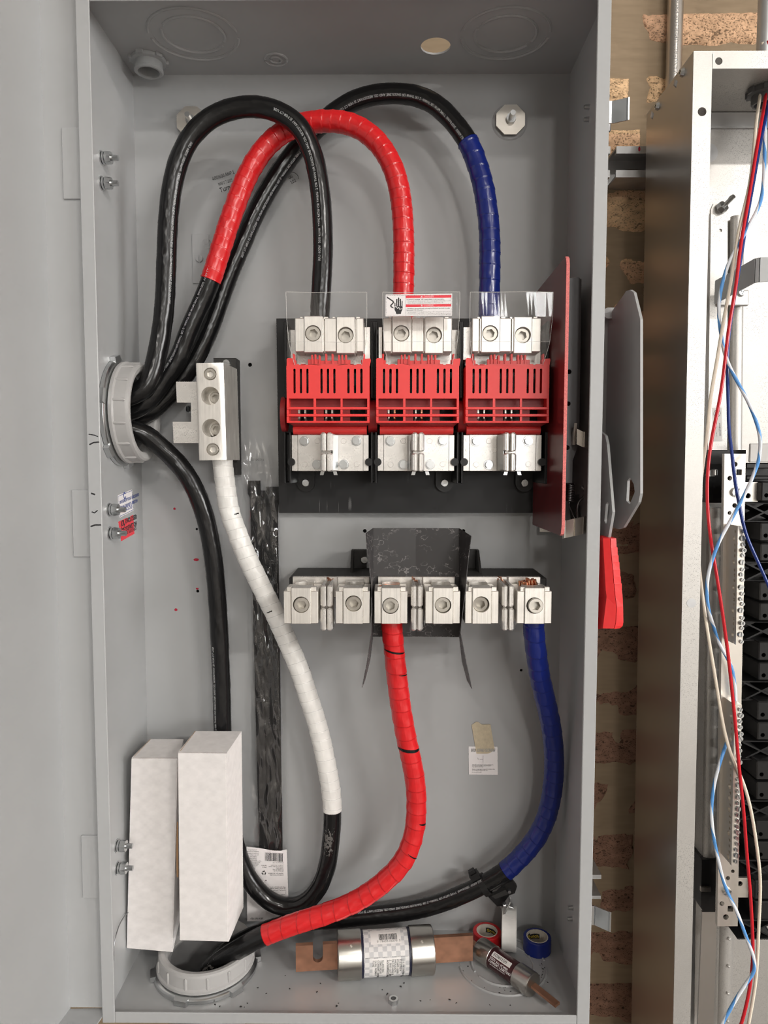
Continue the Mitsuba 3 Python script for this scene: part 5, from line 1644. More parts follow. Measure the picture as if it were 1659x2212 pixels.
# black insulators behind the bar's ends
for pts, Yq in (([(1532, 972), (1611, 972), (1611, 982), (1606, 1086), (1530, 1086)], .092), ([(1516, 1857), (1560, 1857), (1560, 1970), (1520, 1970), (1514, 1960)], .100)):
    part(B, 'insulator', prism_xz(poly_px(pts, Yq), Yq, .137), 'm_black')
part(B, 'terminal_clip', cat(pbox(1533, 1015, 1545, 1030, .084, .092, .0006), pbox(1545, 1013, 1551, 1028, .080, .092, .0012)), 'm_zinc')
part(B, 'terminal_clip', cbx(*rect_px(1514, 1917, 1536, 1927, .094)[:2], .094, .098, *rect_px(1514, 1917, 1536, 1927, .094)[2:], .0006), 'm_galv_smooth')
# clear grey guard at the top of the black interior
part(B, 'guard', pbox(1620, 958, 1690, 999, .070, .074, .001), 'm_label_grey', label='pale plastic guard')

NB = thing('neutral_bar', 'long silver neutral bar with two screw terminal strips in the panelboard', 'neutral bar')
YBAR = 0.055
bar = poly_px([(1565, 980), (1611, 980), (1593.5, 2001), (1549.5, 2001)], YBAR)
for (a, b, r) in ((1588, 1003, 5.2), (1576.5, 1033, 5), (1587, 1092, 5), (1576, 1108, 4), (1583, 1882, 3.8), (1572.5, 1897, 4.4), (1559.5, 1952, 5), (1568, 1981, 6)):
    q = P(a, b, YBAR)
    bar = bar.difference(Point(q[0], q[2]).buffer(r * pxm(YBAR, b)))
for (a, b) in ((1596.5, 1020), (1578, 1963)):
    x0, x1, z0, z1 = rect_px(a - 6, b - 6, a + 6, b + 6, YBAR)
    bar = bar.difference(sbox(x0, z0, x1, z1))
part(NB, 'bar', prism_xz(bar, YBAR, YBAR + 0.006), 'm_nickel', label='flat silver bar')
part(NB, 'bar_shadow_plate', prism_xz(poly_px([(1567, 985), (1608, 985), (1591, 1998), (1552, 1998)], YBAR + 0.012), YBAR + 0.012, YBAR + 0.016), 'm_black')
for (a, b, r, rot) in ((1588, 1063, 11.2, 60), (1569, 1924, 9.5, 30)):
    q = P(a, b, YBAR)
    part(NB, 'screw', along(slotted(r * pxm(YBAR, b), 0.005, rot), (q[0], YBAR, q[2]), FRONT), 'm_zinc', 30)
for pts, hole in (([(1607, 1041), (1638, 1041), (1637, 1084), (1605, 1084)], (1616, 1071)), ([(1588, 1896), (1617, 1896), (1616, 1939), (1588, 1939)], (1598.5, 1909))):
    q = P(*hole, YBAR + .008)
    part(NB, 'tab', prism_xz(poly_px(pts, YBAR + .008).difference(Point(q[0], q[2]).buffer(5.8 * pxm(YBAR, 1070))), YBAR + .008, YBAR + .011), 'm_nickel')
YTF = 0.028
U4 = [(850, 465, 0), (845, 570, 1), (855, 665, 0), (845, 745, 2), (850, 825, 0), (838, 928, 1), (845, 1035, 0), (825, 1110, 0), (845, 1190, 0), (828, 1300, 1), (840, 1395, 0), (820, 1475, 0), (845, 1550, 0), (822, 1645, 1), (840, 1755, 0), (825, 1830, 2), (835, 1910, 0), (818, 2005, 1), (830, 2110, 0)]
upper = [(1480 + a / 6.91, 1080 + b / 6.91, k) for a, b, k in U4]
lower = []
yy = 1532.0
k = 0
while yy < 1862:
    lower.append((1598.5 - (yy - 1532) * 0.030 + (0.9 if k % 2 else -0.9), yy, (0, 1, 0, 0, 2, 0, 0, 1)[k % 8] if k % 11 == 4 else (1 if k % 4 == 1 else 0)))
    yy += 12.6
    k += 1
for (t0, t1, b0, b1, yt, yb, scs) in ((1593.8, 1610.0, 1589.5, 1604.2, 1136, 1393, upper), (1587, 1602.5, 1580, 1595.5, 1522, 1870, lower)):
    fpts = [P(t0, yt, YTF), P(t1, yt, YTF), P(b1, yb, YTF), P(b0, yb, YTF)]
    blk = mani(prism_xz(Polygon([(q[0], q[2]) for q in fpts]), YTF, YBAR))
    for (a, b, kk) in scs:
        q = P(a - 8, b, YTF + .012)
        r = (0.0030 if kk == 1 else 0.0018)
        blk = blk - cyl((q[0] - 0.02, YTF + (.0085 if kk == 1 else .0060), q[2]), (q[0] + 0.006, YTF + (.0085 if kk == 1 else .0060), q[2]), r, n=14)
    tk = part(NB, 'terminal_strip', blk, 'm_nickel', label='silver terminal strip')
    for (a, b, kk) in scs:
        q = P(a, b, YTF)
        h = 0.0052 if kk == 2 else 0.0026
        r = {0: 0.0026, 1: 0.0034, 2: 0.0029}[kk]
        s_ = (m3.Manifold.cylinder(h, r, r * 0.92, 24) - m3.Manifold.cylinder(h, r * 0.55, r * 0.55, 16).translate([0, 0, h * 0.5])) if kk == 2 else slotted(r, h, 30 + (b * 37) % 120)
        part(tk, 'screw', along(s_, (q[0], YTF, q[2]), FRONT + np.array([0.12, 0, 0])), 'm_zinc', 30)

IN = thing('busbar_interior', 'black plastic busbar interior with braced shelves at the right edge', 'panelboard interior')
x0, x1 = P(1608, 1500, .110)[0], XPR - 0.01
zt_i, zb_i = P(1640, 1000, .110)[2], P(1640, 1972, .110)[2]
part(IN, 'back_plate', cbx(x0 - 0.01, x1, .112, .1375, zb_i, zt_i, .001), 'm_black')
part(IN, 'top_cap', cat(pbox(1612, 1000, 1690, 1012, .075, .112, .001), pbox(1612, 1028, 1690, 1036, .075, .112, .001)), 'm_black')
yk = 1041.0
first = True
while yk < 1930:
    xs_ = -(yk - 1041) * 0.017
    for (o0, o1) in ((0, 42),) if first else ((0, 40), (45, 83)):
        blk = mani(tm(pbox(1645 + xs_, yk + o0, 1690 + xs_, yk + o1, .052, .112, .0012)))
        c = P(1655.5 + xs_, yk + (o0 + o1) / 2 + 8, .052)
        blk = blk - cyl((c[0], .05, c[2]), (c[0], .065, c[2]), 4.6 * pxm(.052, yk), n=24)
        part(IN, 'breaker_mount', blk, 'm_black')
    e = 44 if first else 84
    part(IN, 'shelf', cat(pbox(1608 + xs_, yk + e, 1690 + xs_, yk + e + 3.5, .060, .112, .0006), pbox(1608 + xs_, yk + e + 40, 1690 + xs_, yk + e + 43, .064, .112, .0006)), 'm_black')
    a, b = P(1612 + xs_, yk + e + 3, .068), P(1690 + xs_, yk + e + 41, .068)
    a2, b2 = P(1612 + xs_, yk + e + 41, .068), P(1690 + xs_, yk + e + 3, .068)
    for (u, v_) in ((a, b), (a2, b2)):
        part(IN, 'brace', hull([w + np.array([0, dy, dz]) for w in (u, v_) for dy in (0, .03) for dz in (-.0011, .0011)]), 'm_black')
    yk += 88 if first else 129
    first = False

# conduit coming down into the panelboard with its locknut, and the wires
q0, q1 = P(1637.5, 40, .085), P(1672, 40, .085)
r2 = (q1[0] - q0[0]) / 2
cx2 = (q0[0] + q1[0]) / 2
cd = thing('steel_conduit', 'worn steel conduit entering the top of the panelboard', 'conduit')
part(cd, 'pipe', tube(np.array([[cx2, .085, z] for z in np.linspace(ZPT + 0.001, CEIL, 30)]), r2, 36)[0], 'm_galv_dull', True)
zn = ZPT - t
part(cd, 'locknut', revolve([(r2 * .8, 0), (r2 * 1.75, 0), (r2 * 1.8, -.002), (r2 * 1.8, -.0065), (r2 * 1.5, -.008), (r2 * 1.4, -.008), (r2 * 1.4, -.016), (r2 * 1.28, -.018), (r2 * 1.05, -.018), (r2 * .8, 0)], (cx2, .085, zn), (0, 0, 1), 40), 'm_grey_dark', 35)
for k in range(6):
    a = k * math.pi / 3 + 0.3
    d, e = np.array([math.cos(a), math.sin(a), 0]), np.array([-math.sin(a), math.cos(a), 0])
    part(cd + '__locknut', 'lug', hull([np.array([cx2, .085, zn]) + d * r2 * w + e * u + np.array([0, 0, h]) for w in (1.75, 2.05) for u in (-.004, .004) for h in (-.0005, -.0065)]), 'm_grey_dark')


def wire_(label, pts, r, mat, start, cat_='wire'):
    c = [np.array([cx2 + start[0], .085 + start[1], zn + .05]), np.array([cx2 + start[0], .085 + start[1], zn - .004])] + [P(*p) for p in pts]
    p, s, _ = spline(c, 0.003)
    m, uv = tube(p, r, 14, s=s)
    return whole('wire', label, cat_, m, mat, True, uv)


lin = lambda ys_, a, b: None
W_WHITE = [(1633, 270), (1623, 375), (1610, 440), (1597, 495), (1580, 600), (1562, 700), (1545, 800), (1535, 860), (1527, 940), (1519, 1000), (1510, 1080), (1506, 1150), (1510, 1220), (1518, 1290), (1531, 1380), (1546, 1470), (1561, 1560), (1576, 1620), (1590, 1655), (1605, 1690), (1622, 1750), (1635, 1830), (1642, 1900), (1640, 1980), (1637, 2050), (1632, 2120), (1621, 2190), (1612, 2240)]
wire_('cream white wire hanging down the panelboard, passing behind its front flange', [(a, b, .060 - min(1, (b - 270) / 300) * .035 if b < 1700 else .025) for a, b in W_WHITE], .0019, 'm_wire_white', (-.006, -.006))
W_RED = [(1640, 290), (1622, 400), (1610, 470), (1598, 545), (1589, 620), (1575, 705), (1566, 780), (1555, 860), (1540, 935), (1530, 1005), (1528, 1080), (1534, 1155), (1546, 1230), (1557, 1300), (1567, 1370), (1574, 1425), (1581, 1490), (1588, 1560), (1594, 1630), (1600, 1690), (1607, 1760), (1613, 1840), (1620, 1920), (1624, 1985), (1626, 2060), (1622, 2115), (1611, 2175), (1592, 2240)]
wire_('red wire curving down the panelboard in front of the neutral bar', [(a, b, .055 - min(1, (b - 290) / 300) * .037) for a, b in W_RED], .0019, 'm_wire_red', (-.001, -.009))
W_BLUE = [(1646, 290), (1629, 385), (1614, 470), (1600, 560), (1585, 650), (1573, 740), (1571, 800), (1573, 865), (1575, 930), (1581, 980), (1588, 1040), (1596, 1085), (1604, 1125), (1614, 1160), (1631, 1200), (1649, 1240), (1675, 1300), (1700, 1360)]
wire_('dark blue wire bending right in front of the black interior', [(a, b, .062 - min(1, (b - 290) / 300) * .026 if b < 900 else .036 - min(1, (b - 900) / 100) * .014) for a, b in W_BLUE], .0019, 'm_wire_blue', (.005, -.007))
W_PAIR = [(1652, 300), (1650, 385), (1641, 440), (1622, 480), (1603, 515), (1580, 556), (1562, 606), (1553, 660), (1557, 718), (1567, 768), (1581, 802), (1600, 838), (1618, 872), (1633, 910), (1642, 950), (1641, 980), (1632, 1015), (1615, 1055), (1597, 1090), (1575, 1130), (1556, 1165), (1540, 1205), (1530, 1242), (1527, 1280), (1531, 1318), (1541, 1352), (1553, 1388), (1567, 1414), (1580, 1442), (1587, 1480), (1589, 1512), (1585, 1550), (1574, 1592), (1560, 1632), (1548, 1672), (1540, 1712), (1537, 1760), (1542, 1810), (1550, 1850), (1562, 1900), (1575, 1935), (1592, 1970), (1605, 2005), (1620, 2045), (1629, 2075), (1628, 2098), (1617, 2117), (1600, 2142), (1580, 2175), (1556, 2220), (1545, 2245)]
wire_('thin twisted wire with blue and white spiral weaving down the panelboard', [(a, b, .060 - min(1, (b - 300) / 200) * .030 + (0.014 if 1380 < b < 1620 else 0) - (0.018 if 990 < b < 1330 else 0) - (.018 if b > 1860 else 0)) for a, b in W_PAIR], .0020, 'm_wire_pair', (.006, .004))

# ---------------------------------------------------------------- loose things in the enclosure
def carton(label, f4, b_top, Yf, Yb, zbot=None):
    """Upright carton: front face corners in the photograph (tl, tr, br, bl) at depth Yf, its back edge's top corners at Yb."""
    k = thing('carton', label, 'cardboard box')
    F = [P(a, b, Yf) for a, b in f4]
    Bk = [np.array([P(a, b, Yb)[0], Yb, (F[0][2] + F[1][2]) / 2 + dz_]) for (a, b), dz_ in zip(b_top, (0.001, 0.001))]
    dn = [(F[3] - F[0]), (F[2] - F[1])]
    G_ = [Bk[0] + np.array([dn[0][0] * 0.9, 0, dn[0][2]]), Bk[1] + np.array([dn[1][0] * 0.9, 0, dn[1][2]])]
    pts = F + [Bk[0], Bk[1], G_[1], G_[0]]
    part(k, 'body', hull(pts), 'm_card')
    # lid flap and a front panel edge standing slightly proud
    up = np.array([0, 0, 0.0008])
    part(k, 'lid_flap', hull([F[0] + up + (-.0004, .0002, 0), F[1] + up + (.0004, .0002, 0), Bk[1] + up, Bk[0] + up, F[0] + (0, .002, -.0002), F[1] + (0, .002, -.0002), Bk[1], Bk[0]]), 'm_card')
    ins = 0.0006
    part(k, 'front_panel', hull([F[0] + (0, -ins, -0.0006), F[1] + (-0.0012, -ins, -0.0006), F[2] + (-0.0012, -ins, 0.0008), F[3] + (0, -ins, 0.0008), F[0] + (0, .001, -0.0006), F[1] + (-0.0012, .001, -0.0006), F[2] + (-0.0012, .001, .0008), F[3] + (0, .001, .0008)]), 'm_card')
    part(k, 'cut_edge', cat(hull([Bk[0] + up * 1.2 + (0, -.001, 0), F[0] + up * 1.2 + (0.001, .004, 0), Bk[0] + up * 1.2 + (.0008, -.001, 0), F[0] + up * 1.2 + (0.0018, .004, 0), Bk[0] + (.0002, 0, 0)])), 'm_kraft', label='brown cut edge')
    return k, F


kA, FA = carton('tall white cardboard box standing against the left wall', [(284.3, 1638.6), (384, 1638.6), (373, 2056.5), (274, 2048)], [(325, 1616), (397, 1616)], 0.070, 0.128)
kB, FB = carton('tall white cardboard box standing right of the other white box', [(385, 1626.5), (489.4, 1627.6), (494.3, 2034), (388.8, 2031)], [(422, 1597), (522, 1596)], 0.045, 0.112)
a, b, c = P(383.5, 1800, .069), P(381, 1840, .0695), P(386, 1900, .069)
part(kA, 'torn_edge', hull([P(382, 1775, .0695), P(384.5, 1775, .0695), P(381.5, 1895, .0695), P(385.5, 1895, .0695), P(380.5, 1840, .069), P(382, 1775, .072), P(385.5, 1895, .072)]), 'm_kraft', label='torn brown edge')

# big cartridge fuse lying on the enclosure floor
BF = thing('cartridge_fuse', 'large silver capped cartridge fuse with copper blades lying on the enclosure floor', 'fuse')
RF = 0.0285
a, b = PZ(729, 2052, Z0 + RF), PZ(935, 2041, Z0 + RF)
ya = 0.080
A0 = np.array([P(729, 2052, ya)[0], ya - .006, Z0 + RF])
A1 = np.array([P(935, 2040, ya)[0], ya + .006, Z0 + RF])
ax = (A1 - A0) / np.linalg.norm(A1 - A0)
LF = np.linalg.norm(A1 - A0)
fv = np.cross([0, 0, 1.0], ax)              # away from the viewer
capL = LF * 0.245
for s, nm in ((0, 'end_cap'), (1, 'end_cap')):
    o, d = (A0, ax) if s == 0 else (A1, -ax)
    part(BF, nm, revolve([(0.0, 0.0), (RF - 0.002, 0.0), (RF - 0.0006, 0.0006), (RF, 0.002), (RF, capL - 0.001), (RF - 0.0006, capL), (RF - 0.003, capL)], o, d, 72), 'm_cap', 35, label='silver end cap')
    p = o + d * capL * 0.55
    dirn = -fv * 0.60 + np.array([0, 0, 0.80])
    part(numbered(BF + '__end_cap') if False else BF + ('__end_cap' if s == 0 else '__end_cap_001'), 'rivet', along(m3.Manifold.cylinder(0.0012, 0.0022, 0.0012, 20), p + dirn * (RF - 0.0002), dirn), 'm_nickel', 30)
RB_ = RF - 0.0022
prof = [(RB_, 0), (RB_, LF - 2 * capL)]
nA, nL = 72, 2
th = np.linspace(0, 2 * np.pi, nA + 1)
vv, uvs = [], []
for j in range(nL):
    s = capL - 0.001 + (LF - 2 * capL + 0.002) * j / (nL - 1)
    for q in th:
        vv.append(A0 + ax * s + RB_ * (math.cos(q) * -fv + math.sin(q) * np.array([0, 0, 1.0])))
        uvs.append((s, q * RB_))
ff = [(i, i + nA + 1, i + nA + 2) for i in range(nA)] + [(i, i + nA + 2, i + 1) for i in range(nA)]
part(BF, 'tube', trimesh.Trimesh(vv, ff, process=False), 'm_check', True, np.array(uvs), label='body with a pale checkered label')
for s in (capL, LF - capL - 0.003):
    part(BF, 'black_ring', revolve([(RB_, 0), (RB_ + 0.0006, 0.0002), (RB_ + 0.0006, 0.0028), (RB_, 0.003)], A0 + ax * s, ax, 64), 'm_bluering', 30)


def on_fuse(m, s0, a0, right='axis', R=None, off=0.0001):
    """Flat lettering on the fuse: s0 along the axis, a0 the angle above the viewer's horizontal; 'axis' reads along it, 'down' reads downward."""
    v = np.array(m.vertices)
    R = RB_ if R is None else R
    if right == 'axis':
        s, an = s0 + v[:, 0], a0 + v[:, 1] / R
    else:
        s, an = s0 + v[:, 1], a0 - v[:, 0] / R
    r = (R + off + v[:, 2])[:, None]
    pv = A0 + s[:, None] * ax + r * (np.cos(an)[:, None] * -fv + np.sin(an)[:, None] * np.array([0, 0, 1.0]))
    return trimesh.Trimesh(pv, m.faces, process=False)


def patch(s0, s1, a0, a1, off):
    n = 14
    v, f = [], []
    for i in range(n + 1):
        an = a0 + (a1 - a0) * i / n
        for s in (s0, s1):
            v.append(A0 + ax * s + (RB_ + off) * (math.cos(an) * -fv + math.sin(an) * np.array([0, 0, 1.0])))
    for i in range(n):
        f += [(2 * i, 2 * i + 1, 2 * i + 3), (2 * i, 2 * i + 3, 2 * i + 2)]
    return trimesh.Trimesh(v, f, process=False)


s0, s1 = capL + 0.004, LF - capL - 0.004
part(BF, 'label_panel', patch(s0 + 0.008, s1 - 0.008, 0.95, 1.75, 0.00012), 'm_ivory')
part(BF, 'label_panel', patch(s0 + 0.009, s1 - 0.010, -0.55, 0.36, 0.00008), 'm_ivory')
fz = []
xb_ = s0 + 0.0185
rs = np.random.default_rng(4)
wd = 0
while wd < 0.0225:
    w_ = rs.choice([0.0003, 0.0006, 0.0009])
    fz.append(patch(xb_ + wd, xb_ + wd + w_, 1.14, 1.45, 0.0002))
    wd += w_ + rs.choice([0.0003, 0.0006])
fz.append(on_fuse(text_flat(['0  79458 02378  5'], 0.0024, depth=0.0001), xb_ - 0.003, 1.03))
col = s1 - 0.0055
for i, (t_, hgt, bo) in enumerate((('U.S. PATENT NO. 5,346', .0022, False), ('022824', .0030, True), ('POWR-GARD', .0023, True), ('PRODUCTS', .0023, True), ('DES PLAINES, IL', .0022, True), ('1-800-227-0029', .0022, True), ('ASSEMBLED IN MEXICO', .0026, True), (' ', .002, False), ('CLASS RK5', .0022, True), ('TIME DELAY', .0022, True), ('CURRENT LIMITING', .0022, True), ('DUAL ELEMENT', .0022, True), ('FUSE', .0022, True))):
    if t_.strip():
        fz.append(on_fuse(text_flat([t_], hgt, depth=0.0001, bold=bo), col - hgt, 0.30, 'down'))
    col -= hgt * 1.36
fz.append(patch(s0, s1, 0.40, 0.412, 0.0001))
part(BF, 'print', cat(*fz), 'm_ink')
for s, d in ((0, -1), (1, 1)):
    o = A0 if s == 0 else A1
    L_ = 0.052
    hb = 0.0170
    pl = sbox(0, -hb, L_, hb)
    if s == 0:
        pl = pl.difference(unary_union([sbox(0.018, 0.0, 0.0305, hb + 0.01), Point(0.02425, 0.0).buffer(0.00625)]))
    m = mani(prism_xy(pl, -0.003, 0.003))
    part(BF, 'blade', m.transform(np.column_stack([ax * d, np.array([0, 0, 1.0]), fv * (1 if s == 0 else -1) * 1.0, o])), 'm_copper', 20, label='copper blade' + (' with an open slot' if s == 0 else ''))

# small dark fuse lying in front of the tape rolls
SF = thing('cartridge_fuse', 'small dark red cartridge fuse lying across the floor knockout', 'fuse')
RS = 0.0145
a0_, a1_ = PZ(1036, 2048, Z0 + RS), PZ(1152, 2129, Z0 + RS)
axs = (a1_ - a0_) / np.linalg.norm(a1_ - a0_)
LS = np.linalg.norm(a1_ - a0_)
fr_ = np.cross(axs, [0, 0, 1.0])             # toward the viewer's left side
for s in (0, 1):
    o, d = (a0_, axs) if s == 0 else (a1_, -axs)
    part(SF, 'end_cap', revolve([(0, 0), (RS - .0022, 0), (RS - .0006, .0008), (RS, .0026), (RS, LS * .27), (RS - .0006, LS * .275), (RS - .002, LS * .275)], o, d, 56), 'm_cap', 35, label='silver end cap')
part(SF, 'tube', cyl(a0_ + axs * LS * .26, a1_ - axs * LS * .26, RS - .0012, n=56), 'm_brown', 30)


def on_small(m, s0, a0, off=0.0001):
    v = np.array(m.vertices)
    R = RS - .0012
    s, an = s0 + v[:, 0], a0 + v[:, 1] / R
    r = (R + off + v[:, 2])[:, None]
    pv = a0_ + s[:, None] * axs + r * (np.cos(an)[:, None] * fr_ + np.sin(an)[:, None] * np.array([0, 0, 1.0]))
    return trimesh.Trimesh(pv, m.faces, process=False)


sgn = 1.0 if fr_[1] < 0 else -1.0
fr_ = fr_ * sgn
s00 = LS * .31
lab = mani(prism_xy(sbox(0, 0, LS * .34, .0066), 0, .00012))
labm = tm(lab.refine_to_length(.002))
part(SF, 'label_panel', on_small(labm, s00 + .001, 0.80, .00005), 'm_ivory')
part(SF, 'dark_print', cat(on_small(text_flat(['ECNR100'], .0034, depth=.0001), s00 + .003, 0.92, .0003)), 'm_ink')
part(SF, 'print', cat(on_small(text_flat(['250V a.c. or less'], .0027, depth=.0001, bold=True), s00, 0.52), on_small(text_flat(['CURRENT LIMITING'], .0027, depth=.0001, bold=True), s00 - .001, 0.24), on_small(text_flat(['Interrupting rating 200,000 A'], .0013, depth=.0001), s00 + .002, 0.05)), 'm_paper')
for s in (0, 1):
    o, d = (a0_, -axs) if s == 0 else (a1_, axs)
    bl = [o + d * q + fr_ * w + np.array([0, 0, h]) for q in (0.0, 0.026 if s == 0 else .036) for w in (-.0042, .0042) for h in (-.0016, .0016)]
    bl[4:] = [x - np.array([0, 0, .003]) if s else x for x in bl[4:]]
    part(SF, 'blade', hull(bl), 'm_copper', label='thin copper blade')


# rolls of tape
def roll(label, c, axis, R, r, w, mat, text=True):
    k = thing('tape_roll', label, 'tape roll')
    part(k, 'tape', revolve([(r + .0012, 0), (R - .0006, 0), (R, .0006), (R, w - .0006), (R - .0006, w), (r + .0012, w), (r + .0012, 0)], c, axis, 72), mat, 35)
    part(k, 'core', revolve([(r, -.0002), (r + .0013, -.0002), (r + .0013, w + .0002), (r, w + .0002), (r, -.0002)], c, axis, 72), 'm_core', 35)
    return k


c_r = PZ(1052, 2010, Z0 + .0192)
rk = roll('roll of red electrical tape lying flat behind the small fuse', (c_r[0], c_r[1], Z0), (0, 0, 1), .0190, .0128, .0190, 'm_redtape')
c_b = PZ(1160.5, 2022, Z0 + .0192)
bk_ = roll('roll of blue electrical tape lying flat in the right corner', (c_b[0], c_b[1], Z0), (0, 0, 1), .0183, .0130, .0190, 'm_bluetape')


def inside(k, c, r, a, words, z, h, panel=True):
    """Print on the far inner side of a tape core."""
    m = text_flat([words], h, depth=.0001, bold=True)
    v = np.array(m.vertices)
    w_ = v[:, 0].max()
    an = a - (v[:, 0] - w_ / 2) / r
    rr_ = r - .0004 - v[:, 2]
    part(k + '__core', 'print', trimesh.Trimesh(np.column_stack([c[0] + rr_ * np.cos(an), c[1] + rr_ * np.sin(an), Z0 + z + v[:, 1]]), m.faces[:, ::-1], process=False), 'm_yellow')
    n = 12
    q = np.linspace(a - (w_ / 2 + .0012) / r, a + (w_ / 2 + .0012) / r, n)
    v2 = np.array([[c[0] + (r - .00025) * math.cos(t_), c[1] + (r - .00025) * math.sin(t_), Z0 + zz] for t_ in q for zz in (z - .0013, z + h + .0014)])
    f2 = [(2 * i, 2 * i + 1, 2 * i + 3) for i in range(n - 1)] + [(2 * i, 2 * i + 3, 2 * i + 2) for i in range(n - 1)]
    part(k + '__core', 'print_panel', trimesh.Trimesh(v2, f2, process=False), 'm_ink')


inside(rk, c_r, .0128, 0.75, 'Scotch', .0095, .0040)
inside(bk_, c_b, .0130, 1.9, 'Scotch', .0085, .0040)
inside(bk_, c_b, .0130, 2.9, 'Scotch', .0115, .0034)
RWh = .0272
xw0, xw1 = P(1091, 2020, .105)[0], P(1123, 2020, .105)[0]
roll('roll of white electrical tape standing on its edge between the coloured rolls', (xw0, .132, Z0 + RWh), (1, -.17, 0), RWh, .0150, xw1 - xw0, 'm_whitetape')

# hex nut on the floor near the front
c = PZ(850, 2174, Z0)
whole('hex_nut', 'small loose zinc hex nut on the enclosure floor near the front edge', 'nut', hex_nut(.0063, .0056, .0032, 12).translate([c[0], c[1] + .006, Z0]), 'm_zinc', 25)

# bonding screw card and the piece of masking tape holding it
BC = thing('bonding_card', 'small white BONDING SCREW card taped to the back panel', 'card')
Yc = D - 0.0010
part(BC, 'card', prism_xz(poly_px([(1012.3, 1612.5), (1074.5, 1613), (1075.3, 1674), (1013, 1673)], Yc), Yc, Yc + .0005), 'm_paper')


def on_back(m, px, py, width_px=None, Y=None):
    Y = Yc if Y is None else Y
    o = P(px, py, Y)
    return place_flat(m, (o[0], Y - .00003, o[2]), (1, 0, 0), (0, 0, 1), width=None if width_px is None else width_px * pxm(Y, py), out=FRONT)


k = pxm(Yc, 1640)
bc = [on_back(text_flat(['BONDING SCREW'], 6.2 * k, depth=.0001, bold=True), 1017.7, 1623.5, 51.5)]
for i, (t_, w_) in enumerate((('When it is required, for service equipment,', 46), ('to bond box to neutral, use the screw', 41), ('mounted on this card.', 24), ('', 0), ('Insert through hole in neutral bar and thread', 48.5), ('into the tapped hole in the box.', 33.5), ('', 0), ('P.C. NO. 2A81H1G01', 21))):
    if t_:
        bc.append(on_back(text_flat([t_], 2.0 * k, depth=.00008, bold=True), 1019.6, 1652.8 + i * 2.25 + (0.6 if i > 2 else 0) , w_))
bc.append(on_back(tm(mani(prism_xy(unary_union([LineString([(0, 0), (0, 16 * k)]), LineString([(-12 * k, 11 * k), (-11 * k, 8.5 * k), (0, 7.5 * k)])]).buffer(.3 * k), 0, .00008))), 1043.6, 1648))
part(BC, 'print', cat(*bc), 'm_ink')
tp = poly_px([(1018.7, 1566), (1029, 1559.5), (1034, 1560), (1040, 1565), (1059.5, 1565), (1068.5, 1618), (1062, 1625), (1054, 1628), (1029.3, 1628.5)], Yc - .0006)
whole('masking_tape', 'torn strip of beige masking tape above the BONDING SCREW card', 'tape', prism_xz(tp, Yc - .0004, Yc - .0001), 'm_mask')
part(BC, 'print', on_back(text_flat(['DING SCREW'], 6.2 * k, depth=.0001, bold=True), 1030.5, 1623.5, 38.6, Yc - .0004), 'm_ink_grey')

# cable clamp on the blue-taped cable
CC = thing('cable_clamp', 'black strap clamp with a zinc foot holding the lower black cable', 'cable clamp')
p = P(1046, 1911, .1245)
tdir = P(1058, 1903, .1235) - P(1030, 1919, .1245)
tdir /= np.linalg.norm(tdir)
up_ = np.cross(tdir, FRONT)
up_ /= np.linalg.norm(up_)
up_ = up_ * (1 if up_[2] > 0 else -1)
part(CC, 'strap', revolve([(RC + .0006, -.0042), (RC + .0022, -.0042), (RC + .0022, .0042), (RC + .0006, .0042), (RC + .0006, -.0042)], p, tdir, 48), 'm_black', 30)
hd = p + up_ * (RC + .006) - FRONT * 0.000 - tdir * .004
part(CC, 'head', cat(hull([hd + tdir * a + up_ * b + np.array([0, c_, 0]) for a in (-.0062, .0062) for b in (-.0042, .0042) for c_ in (-.006, .005)]), hull([hd + tdir * a + up_ * b + np.array([0, c_, 0]) for a in (-.0042, .0042) for b in (.003, .009) for c_ in (-.004, .002)])), 'm_black')
part(CC, 'saddle', prism_xz(poly_px([(1055, 1938), (1075, 1930), (1094, 1909), (1108, 1903), (1117, 1915), (1112, 1930), (1100, 1934), (1084, 1957), (1074, 1958)], .136), .136, .143), 'm_black')
part(CC, 'saddle', prism_xz(poly_px([(1062, 1936), (1092, 1922), (1098, 1932), (1070, 1942)], .130), .130, .137), 'm_black_dull')
part(CC, 'zinc_foot', cat(prism_xz(poly_px([(1080, 1958), (1091, 1938), (1100, 1934), (1104, 1940), (1093, 1974), (1086, 1975)], .140), .140, .1425), hull([P(1101, 1949, .118), P(1104, 1949, .118), P(1088, 1975, .118), P(1091, 1975, .118), P(1101, 1949, .140), P(1104, 1949, .140), P(1088, 1975, .140), P(1091, 1975, .140)])), 'm_zinc')
c = P(1100, 1926, .1355)
part(CC, 'rivet', along(m3.Manifold.cylinder(.002, .0034, .0022, 20), (c[0], .136, c[2]), FRONT), 'm_steel_dark', 30)
c, d_ = P(1089, 1955, .126), np.array([0.95, 0, -0.30])
part(CC, 'screw', cat(along(m3.Manifold.cylinder(.013, .0017, .0017, 14), c, d_), along(slotted(.0040, .003, 40), c + d_ * .001, -d_)), 'm_zinc', 30)

